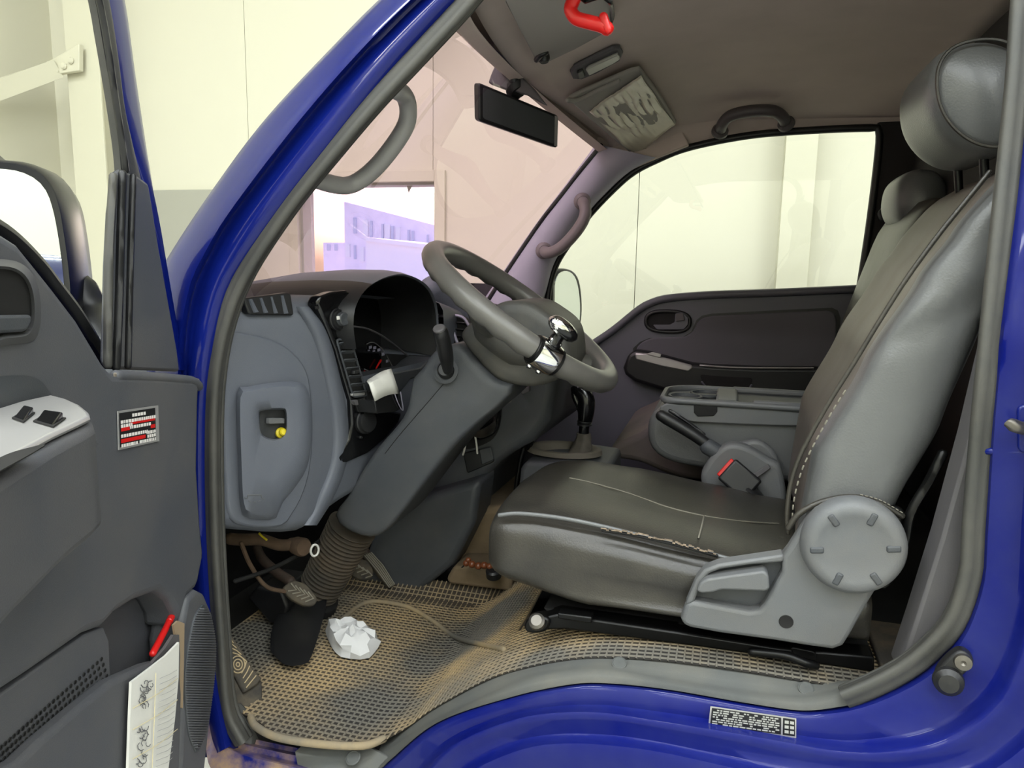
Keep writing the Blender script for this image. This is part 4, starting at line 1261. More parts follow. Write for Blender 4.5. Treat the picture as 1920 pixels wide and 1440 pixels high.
# backrest ---------------------------------------------------------
BF = [(0.965, 0.088), (1.01, 0.090), (1.12, 0.098), (1.24, 0.150), (1.344, 0.203), (1.40, 0.237), (1.467, 0.283), (1.50, 0.31)]
BR = [(0.965, 0.195), (1.054, 0.225), (1.166, 0.268), (1.296, 0.300), (1.40, 0.345), (1.467, 0.378), (1.50, 0.37)]
BY0, BY1 = 0.985, 1.478
rows = []
NS = 52
def back_pt(z, y, x):
    """x -1 front .. 1 rear, y -1 near .. 1 far"""
    fx, rx = interp(BF, z), interp(BR, z)
    X = (fx + rx) / 2 + x * (rx - fx) / 2
    Y = (BY0 + BY1) / 2 + y * (BY1 - BY0) / 2
    X += 0.028 * (y + 1) / 2
    if x < 0:
        X += -x * 0.020 * (1 - abs(y) ** 2.5) * (1 if z < 1.42 else max(0, (1.5 - z) / 0.08))
    return X, Y
for i in range(NS):
    u = i / (NS - 1)
    z = 0.965 + 0.53 * u
    top = max(0.0, (u - 0.90) / 0.10)
    sc = (1 - top ** 2.2 * 0.75)
    row = []
    for j in range(72):
        y, x = sup(2 * math.pi * j / 72, 5.0)
        X, Y = back_pt(z, y, x)
        fx, rx = interp(BF, z), interp(BR, z)
        cxm = (fx + rx) / 2 + 0.014
        X = cxm + (X - cxm) * sc
        Y = (BY0 + BY1) / 2 + (Y - (BY0 + BY1) / 2) * (1 - top ** 2.2 * 0.25)
        if y < -0.9:     # slack folds in the side cover
            q = (x + 1) / 2
            d1 = (z - (1.245 + 0.10 * q)) / 0.014
            d2 = (z - (1.275 + 0.14 * q)) / 0.016
            Y += (0.0055 * math.exp(-d1 * d1) - 0.005 * math.exp(-d2 * d2)) * math.exp(-((q - 0.45) / 0.35) ** 2)
            Y -= 0.012 * (1 - (2 * q - 1) ** 2) * 0.7
        row.append(V(X, Y, z - (1 - sc) * 0.01))
    rows.append(row)
v, f = loft_data(rows, True, False, True)
fm = [1 if (j >= 45 and j <= 62) else 0 for i in range(NS - 1) for j in range(72)] + [0, 0]
bk = add('backrest', v, f, M_leather2, SEAT, smooth=180, mats=[M_leather2, M_leatherf], fmat=fm)
pipe = [P(x, y, 0.992) for x, y in [(1478, 1000), (1476, 960), (1483, 905), (1502, 850), (1548, 765), (1600, 682), (1650, 600), (1700, 522), (1760, 440), (1815, 372), (1856, 322)]]
tube('piping', pipe, 0.0030, M_leather, bk, n=80, seg=8)
sp = [P(x, y, 0.9845) for x, y in [(1486, 985), (1487, 950), (1496, 905), (1515, 855), (1560, 772), (1585, 732)]]
seam('stitching', sp, M_seam, bk, length=0.006, gap=0.004, r=0.0010)
arc = [P(x, y, 0.976) for x, y in [(1478, 990), (1500, 962), (1545, 940), (1600, 932), (1650, 944), (1692, 968)]]
tube('hem', arc, 0.004, M_leather, bk, n=30, seg=8)
seam('hem_stitching', [p + V(0, -0.004, 0.003) for p in [P(1612, 930, 0.976), P(1650, 941, 0.976), P(1690, 964, 0.976)]], M_seam, bk, length=0.003, gap=0.002, r=0.0008)
# steel recliner plate behind the knob
prism('recliner_plate', rounded([P(1510, 960, 0.985), P(1690, 950, 0.985), P(1712, 985, 0.985), P(1700, 1060, 0.985), P(1660, 1110, 0.985), P(1520, 1040, 0.985)], 0.01), (0, 0.012, 0), M_rail, SEAT, bevel=0.002)
tube('recliner_strap', [P(1768, 850, 0.99), P(1740, 905, 0.985), P(1708, 960, 0.98), P(1698, 1010, 0.98), P(1690, 1040, 0.98)], 0.006, M_rail, SEAT, n=16, seg=6)

def headrest(name, par, prof_px, Yn, Yf, m, dx=0.0, bulge=0.02):
    pr = cat_rom([P(x, y, Yn) + V(dx, 0, 0) for x, y in prof_px], 48, True)
    c = sum(pr, Vector()) / 48
    rows = []
    N = 22
    for i in range(N):
        u = i / (N - 1)
        w = 2 * u - 1
        sc = (1 - abs(w) ** 7) ** (1 / 2.6) if abs(w) < 1 else 0.0
        sc = max(sc, 0.10)
        Y = Yn + (Yf - Yn) * u
        row = []
        for p in pr:
            q = c + (p - c) * sc
            row.append(V(q.x - bulge * (1 - w * w) * (1 if p.x < c.x else 0.3) * abs(p.x - c.x) / 0.05, Y, q.z))
        rows.append(row)
    v, f = loft_data(rows, True, False, True)
    return add(name, v, f, m, par, smooth=180)
hp = [(1752, 120), (1750, 175), (1766, 222), (1802, 262), (1850, 284), (1905, 280), (1945, 235), (1955, 160), (1935, 95), (1890, 66), (1835, 62), (1780, 80)]
hrs = headrest('headrest', SEAT, hp, 1.105, 1.345, M_leather2, bulge=0.0)
ring = [P(x, y, 1.112) for x, y in hp]
c = sum(ring, Vector()) / len(ring)
v, f = tube_data(cat_rom([c + (p - c) * 0.90 + V(0, 0.0035, 0) for p in ring], 60, True), 0.0022, 6, True)
add('headrest_piping', v, f, M_leather, hrs, smooth=60)
for x in (1.17, 1.29):
    tube('headrest_post', [V(c.x + 0.03, x, 1.46), V(c.x + 0.025, x, 1.49), V(c.x + 0.02, x, 1.53)], 0.006, M_rail, SEAT, n=6, seg=10)
# side shield -------------------------------------------------------
YS = 0.962
Lp = [(1276, 1160), (1286, 1132), (1298, 1127), (1405, 1147), (1424, 1144), (1433, 1134), (1467, 1073), (1467, 1043), (1479, 1028), (1495, 1002), (1512, 976), (1530, 955), (1560, 940), (1600, 934), (1640, 942), (1672, 970), (1684, 1005), (1682, 1040), (1662, 1078), (1633, 1123), (1594, 1192), (1581, 1212), (1562, 1219), (1511, 1212), (1457, 1203), (1348, 1188), (1294, 1178), (1280, 1172)]
sh = prism('side_shield', [P(x, y, YS) for x, y in Lp], (0, 0.024, 0), M_seattrim, SEAT, bevel=0.006, seg=3)
Tp = [(1284, 1136), (1290, 1122), (1305, 1087), (1321, 1068), (1348, 1058), (1402, 1050), (1470, 1040), (1470, 1054), (1402, 1060), (1350, 1068), (1330, 1076), (1315, 1093), (1301, 1130)]
prism('shield_rim', [P(x, y, YS + 0.001) for x, y in Tp], (0, 0.024, 0), M_seattrim, sh, bevel=0.003)
prism('lever_pocket', [P(x, y, YS + 0.019) for x, y in [(1292, 1128), (1308, 1085), (1330, 1066), (1470, 1046), (1472, 1078), (1435, 1140), (1410, 1150)]], (0, 0.004, 0), M_dash2, sh, bevel=0)
lv = [(1306, 1108), (1312, 1094), (1324, 1086), (1380, 1078), (1432, 1071), (1441, 1078), (1443, 1104), (1436, 1109), (1352, 1106), (1338, 1111), (1315, 1113)]
prism('recline_lever', rounded([P(x, y, YS - 0.010) for x, y in lv], 0.004), (0, 0.024, 0), M_seattrim, SEAT, bevel=0.006, seg=3)
# knob: domed wheel with six finger dents
kc = P(1596, 1015, YS)
R_ = 0.0605
lathe('recline_knob', [(0.05, 0.004), (R_ * 0.98, -0.002), (R_, -0.010), (R_ * 0.985, -0.018), (R_ * 0.93, -0.025), (R_ * 0.84, -0.029), (R_ * 0.70, -0.0295), (R_ * 0.66, -0.0285), (R_ * 0.3, -0.028), (0, -0.028)], kc, (0, 1, 0), M_seattrim, SEAT, seg=56)
kn = bpy.data.objects['recline_knob']
for k in range(6):
    a = math.radians(8 + 60 * k)
    d = V(math.cos(a), 0, math.sin(a))
    c = kc + d * (R_ * 0.70) + V(0, -0.0285, 0)
    box('finger_dent', c, (0.016, 0.008, 0.005), M_dash2 if k % 2 else M_dash2, kn, ax=(d, V(-d.z, 0, d.x), V(0, 1, 0)), bevel=0.0022, seg=3)
lathe('screw_hole', [(0, -0.0004), (0.007, -0.0004), (0.0085, -0.0008), (0.009, 0.0002), (0.009, 0.003), (0, 0.003)], P(1474, 1166, YS - 0.0005), (0, 1, 0), M_void, sh, seg=20)
# rails
ra = [(985, 1168), (1045, 1152), (1290, 1188), (1460, 1215), (1640, 1232), (1640, 1262), (1500, 1240), (1300, 1212), (1060, 1180), (1010, 1182)]
prism('seat_rail', [P(x, y, 1.005) for x, y in ra], (0, 0.035, 0), M_rail, SEAT, bevel=0.003)
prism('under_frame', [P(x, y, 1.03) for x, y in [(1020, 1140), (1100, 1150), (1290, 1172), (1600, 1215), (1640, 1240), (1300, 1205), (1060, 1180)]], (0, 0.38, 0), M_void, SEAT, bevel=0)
rf = prism('rail_foot', cat_rom([P(x, y, 0.997) for x, y in [(983, 1172), (990, 1160), (1010, 1156), (1026, 1160), (1030, 1170), (1022, 1184), (1000, 1188), (986, 1184)]], 24, True), (0, 0.03, -0.004), M_rail, SEAT, bevel=0.003)
lathe('bolt', [(0, -0.004), (0.012, -0.004), (0.012, 0.004), (0.008, 0.007), (0, 0.007)], P(1007, 1166, 0.992), (0, -0.7, 0.7), M_steel, rf, seg=14)
prism('rail_tab', [P(1045, 1150, 0.997), P(1110, 1158, 0.997), P(1109, 1170, 0.997), P(1046, 1160, 0.997)], (0, 0.02, 0), M_rail, SEAT, bevel=0.002)
tube('slide_bar', [P(1408, 1222, 0.985), P(1450, 1226, 0.98), P(1480, 1231, 0.977), P(1508, 1242, 0.975), P(1530, 1248, 0.98)], 0.0058, M_rail, SEAT, n=20, seg=10)
prism('rail_end', rounded([P(1480, 1212, 1.0), P(1530, 1222, 1.0), P(1534, 1250, 1.0), P(1496, 1246, 1.0)], 0.006), (0, 0.04, 0), M_rail, SEAT, bevel=0.002)

# ================================================================== BUCKLE AND HANDBRAKE
BU = thing('seat_belt_buckle', tuple(P(1400, 925, 1.46)), 'black seat belt buckle with a red release button', 'buckle')
b0, b1 = P(1362, 878, 1.47), P(1412, 921, 1.46)
bd = (b1 - b0)
ax_ = axes(bd, V(0, -1, 0.25))
box('buckle_body', (b0 + b1) / 2, (bd.length, 0.026, 0.052), M_black, BU, ax=ax_, bevel=0.005, seg=3)
box('release_button', b0 - ax_[0] * 0.001, (0.010, 0.016, 0.042), M_red, BU, ax=ax_, bevel=0.002)
tube('buckle_stalk', [b1 - ax_[0] * 0.01, b1 + ax_[0] * 0.02, b1 + ax_[0] * 0.045 + V(0, 0.03, -0.02)], 0.006, M_black, BU, n=8, seg=8, rx=0.017)
prism('guide_strap', [P(1408, 893, 1.478), P(1440, 870, 1.49), P(1445, 878, 1.49), P(1414, 900, 1.478)], (0, 0.004, 0), M_trimdk, BU, bevel=0.001)

PB = thing('parking_brake', tuple(P(1390, 900, 1.54)), 'dark grey handbrake lever rising from its rounded housing', 'handbrake')
hs = [(1314, 896), (1326, 868), (1340, 850), (1362, 834), (1385, 833), (1410, 842), (1440, 860), (1466, 880), (1470, 960), (1400, 960), (1330, 930)]
prism('housing', cat_rom([P(x, y, 1.495) for x, y in hs], 50, True), (0, 0.035, 0), M_seattrim, PB, bevel=0.010, seg=4)
hs2 = [(1378, 840), (1395, 829), (1420, 826), (1440, 836), (1458, 858), (1462, 900), (1380, 900)]
prism('housing_rear', cat_rom([P(x, y, 1.532) for x, y in hs2], 36, True), (0, 0.024, 0), M_seattrim, PB, bevel=0.008, seg=3)
tube('lever', [P(1238, 778, 1.515), P(1262, 792, 1.515), P(1300, 815, 1.515), P(1330, 836, 1.515), P(1352, 852, 1.515)], lambda t: 0.0125 - 0.001 * t if t > 0.05 else 0.0115, M_black, PB, n=24, seg=14)
tube('lever_arm', [P(1325, 836, 1.515), P(1355, 855, 1.515), P(1370, 868, 1.515)], 0.017, M_dash2, PB, n=8, seg=12)
lathe('lever_cap', [(0, 0), (0.009, 0), (0.011, 0.003), (0.011, 0.008), (0, 0.008)], P(1236, 776, 1.515), P(1262, 792, 1.515) - P(1236, 776, 1.515), M_black, PB, seg=16)
tube('lever_rib', [P(1256, 770, 1.527), P(1290, 792, 1.527), P(1320, 815, 1.527)], 0.004, M_black, PB, n=10, seg=6)

# ================================================================== MIDDLE AND PASSENGER SEATS
MS = thing('middle_seat_tray', tuple(P(1340, 880, 1.6)), 'folded middle backrest with a grey tray and cup holders', 'seat tray')
cs_ = [(1214, 800), (1222, 778), (1240, 765), (1280, 768), (1480, 772), (1560, 776), (1560, 900), (1400, 895), (1320, 880), (1262, 868), (1232, 853), (1217, 832)]
prism('backrest_pad', cat_rom([P(x, y, 1.57) for x, y in cs_], 60, True), (0, 0.19, 0), M_leather2, MS, bevel=0.018, seg=4)
tr = [(1236, 772), (1238, 762), (1250, 756), (1300, 757), (1480, 758), (1560, 760), (1560, 800), (1463, 799), (1380, 796), (1302, 792), (1250, 784)]
ty = prism('tray_side', [P(x, y, 1.56) for x, y in tr], (0, 0.012, 0), M_seattrim, MS, bevel=0.003)
zt = P(1300, 757, 1.56).z
def trayp(px, py):
    return PZ(px, py, zt)
A = [V(*P(x, 757, 1.56)) for x in (1240, 1560)]
xa, xb = A[0].x, A[1].x
tops = rounded([V(xa, 1.56, zt), V(xb, 1.56, zt), V(xb, 1.75, zt), V(xa + 0.05, 1.75, zt), V(xa, 1.71, zt)], 0.03)
prism('tray_top', tops, (0, 0, -0.006), M_dash2, MS, bevel=0.003)
# raised border and dividers
rim = [p + V(0, 0, 0.004) for p in tops]
v, f = tube_data(rim, 0.007, 6, True)
add('tray_rim', v, f, M_seattrim, MS, smooth=60)
cdiv = P(1372, 745, 1.68)
box('tray_divider', (cdiv.x - 0.01, 1.655, zt + 0.004), (0.045, 0.17, 0.012), M_seattrim, MS, bevel=0.006)
box('tray_wall', ((cdiv.x + xb) / 2, 1.742, zt + 0.006), (xb - cdiv.x, 0.016, 0.014), M_seattrim, MS, bevel=0.005)
box('tray_wall', ((cdiv.x + xb) / 2 + 0.02, 1.57, zt + 0.004), (xb - cdiv.x - 0.04, 0.016, 0.02), M_seattrim, MS, bevel=0.005)
for px, py in ((1285, 748), (1325, 742)):
    q = trayp(px, py)
    lathe('cup_holder', [(0.030, 0.002), (0.036, 0.002), (0.036, 0.008), (0.031, 0.008), (0.030, 0.0), (0, 0.0)], V(q.x, q.y, zt), (0, 0, 1), M_dash2, MS, seg=28)
prism('bottle_notch', [P(x, y, 1.557) for x, y in [(1301, 758), (1345, 758), (1345, 772), (1338, 780), (1308, 781), (1301, 774)]], (0, 0.006, 0), M_void, MS, bevel=0.001)

PSG = thing('passenger_seat', (0.2, 2.0, 0.83), 'dusty grey passenger seat beyond the folded tray', 'car seat')
pc = [(1138, 852), (1150, 836), (1170, 826), (1198, 814), (1225, 800), (1300, 800), (1480, 805), (1560, 810), (1560, 900), (1300, 900), (1200, 868), (1150, 860)]
prism('cushion', cat_rom([P(x, y, 1.775) for x, y in pc], 60, True), (0, 0.50, 0), M_seatback, PSG, bevel=0.02, seg=4)
rows = []
for i in range(20):
    u = i / 19
    z = 0.95 + 0.56 * u
    X = 0.27 + 0.16 * u
    sc = 1 - max(0, (u - 0.85) / 0.15) ** 2 * 0.5
    rows.append([V(X + sup(2 * math.pi * j / 40, 4)[1] * 0.05 * sc, 2.05 + sup(2 * math.pi * j / 40, 4)[0] * 0.215, z) for j in range(40)])
v, f = loft_data(rows, True, False, True)
add('backrest', v, f, M_leather, PSG, smooth=180)
hq = [(1692, 352), (1689, 388), (1700, 415), (1725, 430), (1765, 428), (1785, 395), (1785, 345), (1765, 318), (1730, 312), (1704, 328)]
headrest('headrest', PSG, hq, 1.95, 2.19, M_leather2, bulge=0.012)
# belt guide on the far pillar
BG = thing('belt_guide', tuple(P(1660, 400, 2.33)), 'black seat belt guide on the far rear pillar', 'belt guide')
prism('loop', cat_rom([P(x, y, 2.32) for x, y in [(1650, 412), (1647, 398), (1655, 388), (1656, 372), (1666, 365), (1690, 368), (1690, 412), (1660, 416)]], 36, True), (0, 0.02, 0), M_black, BG, bevel=0.005, seg=3)
prism('belt_webbing', [P(1666, 410, 2.325), P(1690, 410, 2.325), P(1680, 640, 2.325), P(1650, 640, 2.325)], (0, 0.004, 0), M_void, BG, bevel=0)

# ================================================================== FLOOR, MATS, PEDALS
_hx = sorted([(p.x, p.z + 0.0012) for p in cat_rom([P(x, y, 0.967) for x, y in M0[2:-1]], 50)])
_hx = [(-0.50, 0.632), (-0.465, 0.637)] + [q for q in _hx if q[0] > -0.445] + [(0.3, _hx[-1][1] + 0.003)]
def HX(X):
    for (a, va), (b, vb) in zip(_hx[:-1], _hx[1:]):
        if X <= b:
            return va + (vb - va) * max(0.0, (X - a) / (b - a))
    return _hx[-1][1]
def ya(X):
    return interp([(-0.78, 0.96), (-0.69, 0.936), (-0.62, 0.906), (-0.55, 0.909), (-0.47, 0.929), (-0.43, 0.953), (-0.40, 0.960)], X)
def HZ(X, Y):
    """floor height: footwell, seat platform, rise towards the engine tunnel"""
    z = HX(X)
    t = min(1, max(0, (Y - 1.40) / 0.16))
    t = t * t * (3 - 2 * t)
    return max(z, 0.632 + t * 0.085) if X < -0.2 else z
# mat material: rubber under caked dust, rubbed clean where the heels rest
def mat_floor(name, base, dusty, amt, spots):
    m = mat(name, base, 0.8, bump=0.15, bscale=300, dust=dusty, dust_amt=amt, dust_scale=4.5)
    nt = m.node_tree
    mix = [n for n in nt.nodes if n.type == 'MIX'][0]
    src = mix.inputs['Factor'].links[0].from_socket
    geo = [n for n in nt.nodes if n.type == 'NEW_GEOMETRY'][0]
    fac = src
    base_add = nt.nodes.new('ShaderNodeMath')
    base_add.operation = 'ADD'
    base_add.inputs[1].default_value = 0.18
    base_add.use_clamp = True
    nt.links.new(fac, base_add.inputs[0])
    fac = base_add.outputs[0]
    noise = nt.nodes.new('ShaderNodeTexNoise')
    noise.inputs['Scale'].default_value = 22
    noise.inputs['Detail'].default_value = 5
    nt.links.new(geo.outputs['Position'], noise.inputs['Vector'])
    for c, r in spots:
        d = nt.nodes.new('ShaderNodeVectorMath')
        d.operation = 'DISTANCE'
        d.inputs[1].default_value = c
        nt.links.new(geo.outputs['Position'], d.inputs[0])
        a = nt.nodes.new('ShaderNodeMath')
        a.operation = 'MULTIPLY_ADD'
        a.inputs[1].default_value = 0.06
        nt.links.new(noise.outputs[0], a.inputs[0])
        nt.links.new(d.outputs['Value'], a.inputs[2])
        mr = nt.nodes.new('ShaderNodeMapRange')
        mr.inputs[1].default_value = r
        mr.inputs[2].default_value = r + 0.045
        mr.inputs[3].default_value = 0.05
        mr.inputs[4].default_value = 1.0
        nt.links.new(a.outputs[0], mr.inputs[0])
        mu = nt.nodes.new('ShaderNodeMath')
        mu.operation = 'MULTIPLY'
        nt.links.new(fac, mu.inputs[0])
        nt.links.new(mr.outputs[0], mu.inputs[1])
        fac = mu.outputs[0]
    nt.links.new(fac, mix.inputs['Factor'])
    return m
s1, s2, s3 = PZ(690, 1325, 0.632), PZ(795, 1238, 0.64), PZ(900, 1150, 0.70)
spots = [(tuple(s1), 0.075), (tuple(s2), 0.06), (tuple(s3), 0.12), (tuple(PZ(470, 1200, 0.632)), 0.10)]
spots += [((x, 0.97, HX(x)), 0.055) for x in (-0.22, -0.14, -0.06, 0.02, 0.10, 0.18, 0.25)]
MB = mat_floor('mat_web', (34, 32, 29), (92, 78, 58), 0.40, spots)
MR_ = mat_floor('mat_ribs', (104, 101, 93), (166, 144, 106), 1.25, spots)

MATO = thing('floor_mat', (-0.5, 1.2, 0.632), 'dusty rubber floor mat with a grid of small cells', 'floor mat')
XA, XB = -0.90, 0.26
def yb(X):
    return 1.46 if X < -0.30 else 1.12
xs_ = [XA + (XB - XA) * k / 90 for k in range(91)]
rows = [[V(x, ya(x) + (yb(x) - ya(x)) * j / 16, HZ(x, ya(x) + (yb(x) - ya(x)) * j / 16)) for j in range(17)] for x in xs_]
loft('mat_sheet', rows, MB, MATO, smooth=180)
# moulded grid standing on the sheet
b = Bag()
hgt, wid, pit = 0.0018, 0.0014, 0.0106
Y = 0.904
while Y < 1.455:
    xe = XB if Y < 1.115 else -0.305
    n_ = int((xe - XA) / 0.012)
    path = [V(XA + (xe - XA) * k / n_, Y, HZ(XA + (xe - XA) * k / n_, Y)) for k in range(n_ + 1)]
    path = [p for p in path if p.y >= ya(p.x)]
    if len(path) < 3:
        Y += pit
        continue
    rr = [[p + V(0, -wid, 0.0), p + V(0, -wid * 0.6, hgt), p + V(0, wid * 0.6, hgt), p + V(0, wid, 0.0)] for p in path]
    b.put(loft_data(rr))
    Y += pit
X = XA
while X < XB:
    ye = yb(X)
    n_ = 12
    y_0 = ya(X)
    path = [V(X, y_0 + (ye - y_0) * k / n_, HZ(X, y_0 + (ye - y_0) * k / n_)) for k in range(n_ + 1)]
    dx = HX(X + 0.002) - HX(X - 0.002)
    nn = V(-dx, 0, 0.004).normalized() * hgt
    tt = V(0.004, 0, dx).normalized() * wid
    rr = [[p - tt, p - tt * 0.6 + nn, p + tt * 0.6 + nn, p + tt] for p in path]
    b.put(loft_data(rr))
    X += pit * (0.004 / math.hypot(0.004, dx))
g = b.build('mat_grid', MR_, MATO, smooth=0)
g['kind'] = 'stuff'
# rolled edge of the near mat piece and the ridge between the two pieces
tube('mat_edge', [PZ(x, y, 0.638) for x, y in [(470, 1345), (480, 1362), (520, 1382), (600, 1395), (680, 1398), (720, 1385)]], 0.006, MR_, MATO, n=30, seg=8)
def onfloor(px, py):
    z = 0.64
    for _ in range(12):
        p = PZ(px, py, z)
        z = 0.5 * z + 0.5 * HZ(p.x, p.y)
    return PZ(px, py, z)
tube('mat_ridge', [onfloor(x, y) + V(0, 0, 0.004) for x, y in [(640, 1165), (690, 1132), (760, 1140), (812, 1168), (850, 1196), (900, 1212), (945, 1222)]], 0.005, MR_, MATO, n=40, seg=8)

# seat platform and engine cover
PL = thing('engine_cover', (0.0, 1.67, 0.62), 'dark boxed engine cover carrying the seats', 'engine cover')
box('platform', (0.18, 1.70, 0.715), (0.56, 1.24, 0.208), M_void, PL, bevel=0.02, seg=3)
tn = [(868, 1060), (858, 1030), (866, 985), (885, 960), (930, 950), (1010, 950), (1040, 980), (1040, 1060)]
prism('tunnel', cat_rom([P(x, y, 1.52) for x, y in tn], 40, True), (0, 0.35, 0), M_tan, PL, bevel=0.02, seg=3)
prism('tunnel_base', [P(x, y, 1.44) for x, y in [(836, 1086), (850, 1062), (960, 1062), (960, 1110), (842, 1096)]], (0, 0.2, 0), M_tan, PL, bevel=0.008)
# rear floor behind the seat
box('rear_floor_mat', (0.33, 1.06, 0.837), (0.22, 0.17, 0.012), M_mat, PL, bevel=0.003)

# foot rest beside the door pillar
DP = thing('foot_rest', tuple(PZ(455, 1300, 0.63)), 'worn black foot rest with a ringed tread beside the pillar', 'foot rest')
f0 = [(431, 1186), (452, 1215), (474, 1252), (492, 1272), (483, 1284), (458, 1300), (424, 1235), (427, 1205)]
dp_n = V(0.80, -0.30, 0.52).normalized()
dp_c = P(455, 1240, 0.985)
def dpp(x, y, o=0.0):
    return PP(x, y, dp_c + dp_n * o, dp_n)
M_drub = mat('dusty_black_rubber', (44, 42, 38), 0.8, dust=(126, 112, 88), dust_amt=0.45, dust_scale=18, bump=0.2, bscale=200)
prism('pad', [dpp(*q) for q in f0], -dp_n * 0.012, M_drub, DP, bevel=0.003)
blk = [(424, 1236), (458, 1300), (492, 1273), (494, 1318), (486, 1335), (462, 1342), (436, 1330), (418, 1280)]
prism('block', [dpp(x, y, -0.006) for x, y in blk], -dp_n * 0.04, M_drub, DP, bevel=0.004)
b = Bag()
cc = (446, 1246)
for r in (4, 10, 16):
    ring = [dpp(cc[0] + r * math.cos(a) * 0.82, cc[1] + r * math.sin(a), 0.001) for a in [2 * math.pi * k / 24 for k in range(24)]]
    b.put(tube_data(ring, 0.0011, 5, True))
for k in range(4):
    b.put(tube_data([dpp(430 + 1 * k, 1196 + 9 * k, 0.001), dpp(438 + 3 * k, 1206 + 7 * k, 0.001), dpp(434 + 9 * k, 1203 + 12 * k, 0.001)], 0.001, 5))
    b.put(tube_data([dpp(462 + 6 * k, 1240 + 9 * k, 0.001), dpp(459 + 4 * k, 1251 + 9 * k, 0.001), dpp(453 + 3 * k, 1262 + 9 * k, 0.001)], 0.001, 5))
b.build('tread', mat('tread_dust', (168, 150, 116), 0.9), DP)

# pedals
def pedal(name, label, outline, Yp, arm, nrm, ribs, grp='foot pedals'):
    T_ = thing(name, tuple(P(outline[0][0], outline[0][1], Yp)), label, 'pedal', grp)
    n_ = Vector(nrm).normalized()
    c0_ = P(sum(x for x, y in outline) / len(outline), sum(y for x, y in outline) / len(outline), Yp)
    pl = [PP(x, y, c0_, n_) for x, y in outline]
    prism('pad', rounded(pl, 0.008), -n_ * 0.012, M_drub, T_, bevel=0.003)
    bb = Bag()
    for ln in ribs:
        bb.put(tube_data([PP(x, y, c0_ + n_ * 0.001, n_) for x, y in ln], 0.0016, 5))
    bb.build('tread', mat('worn_tread', (128, 122, 108), 0.6), T_)
    tube('arm', [Vector(a) for a in arm], 0.010, mat('rusty_arm', (70, 56, 46), 0.7, var=0.3, vscale=40), T_, n=14, seg=8)
    return T_
cl = [(528, 1102), (550, 1086), (575, 1094), (596, 1120), (592, 1134), (572, 1136), (545, 1122)]
pedal('clutch_pedal', 'worn clutch pedal with chevron tread in front of the gaiter', cl, 1.17, [P(545, 1090, 1.19), P(515, 1070, 1.22), P(490, 1045, 1.26), P(475, 1010, 1.3)], (0.62, -0.45, 0.64),
      [[(546 + 8 * k, 1094 + 4 * k), (556 + 8 * k, 1106 + 4 * k), (541 + 8 * k, 1108 + 5 * k)] for k in range(5)])
bk_ = [(655, 1056), (668, 1046), (690, 1050), (702, 1070), (698, 1084), (680, 1088), (660, 1078)]
pedal('brake_pedal', 'dusty brake pedal half hidden behind the gaiter', bk_, 1.36, [P(672, 1050, 1.38), P(660, 1020, 1.42), P(650, 980, 1.46)], (0.62, -0.45, 0.64),
      [[(664 + 8 * k, 1054 + 5 * k), (674 + 8 * k, 1064 + 5 * k), (662 + 8 * k, 1068 + 5 * k)] for k in range(4)])
ac = [(676, 1040), (690, 1034), (706, 1044), (724, 1066), (741, 1098), (730, 1104), (712, 1080), (694, 1056)]
pedal('accelerator_pedal', 'long ribbed accelerator pedal curving down to the floor', ac, 1.42, [P(688, 1040, 1.44), P(676, 1015, 1.48), P(668, 985, 1.52)], (0.70, -0.5, 0.5),
      [[(684 + 3 * k, 1042 - 1.5 * k), (706 + 3 * k, 1068 - 2 * k), (730 + 2.4 * k, 1101 - 1.4 * k)] for k in range(5)])

# column foot: black boxed cover standing on the floor
CB = thing('column_foot_cover', tuple(PZ(560, 1235, 0.632)), 'black plastic cover where the steering shaft meets the floor', 'shaft cover')
rows = []
for (xl, xr, y, yy) in ((540, 610, 1120, 1.26), (524, 604, 1150, 1.22), (514, 594, 1185, 1.17), (512, 585, 1215, 1.12), (528, 578, 1236, 1.09)):
    a, c = P(xl, y, yy), P(xr, y, yy)
    m_ = (a + c) / 2
    w = (c - a).length / 2
    rows.append([m_ + V(math.cos(q) * w, math.sin(q) * w * 0.8, 0.0) for q in [2 * math.pi * k / 24 for k in range(24)]])
v, f = loft_data(rows, True, False, True)
add('cover', v, f, M_black, CB, smooth=50)
prism('pedal_box', [P(x, y, 1.2) for x, y in [(462, 1120), (480, 1100), (528, 1108), (540, 1140), (530, 1172), (505, 1170)]], (0, 0.1, 0), M_black, CB, bevel=0.006)
# tower behind the gaiter
TW = tag(prism('column_tower', [P(x, y, 1.44) for x, y in [(680, 1130), (668, 1090), (700, 1000), (760, 940), (900, 900), (890, 980), (850, 1060), (800, 1100), (775, 1130), (720, 1134)]], (0, 0.12, 0), M_dash2, bevel=0.015, seg=3), 'dark grey boxed panel behind the pedals under the centre stack', 'panel')

# harness, shafts and brackets under the dash
HN = thing('wiring_harness', tuple(P(480, 1020, 1.15)), 'taped wiring and brown sleeve hanging under the dash', 'wiring')
M_tape = mat('dusty_tape', (88, 70, 54), 0.9, var=0.25, vscale=40)
tube('sleeve', [P(430, 1010, 1.10), P(455, 1012, 1.12), P(490, 1012, 1.15), P(525, 1022, 1.18), P(560, 1020, 1.2)], 0.011, M_tape, HN, n=24, seg=10)
tube('wire', [P(452, 1018, 1.08), P(470, 1060, 1.1), P(500, 1100, 1.12), P(540, 1110, 1.16)], 0.004, M_tape, HN, n=20, seg=6)
tube('wire', [P(440, 1090, 1.05), P(500, 1070, 1.12), P(560, 1040, 1.2), P(620, 1000, 1.3)], 0.004, M_void, HN, n=20, seg=6)
tube('yellow_wire', [P(486, 1000, 1.1), P(492, 1006, 1.1), P(500, 1012, 1.1)], 0.002, M_yellow, HN, n=8, seg=6)
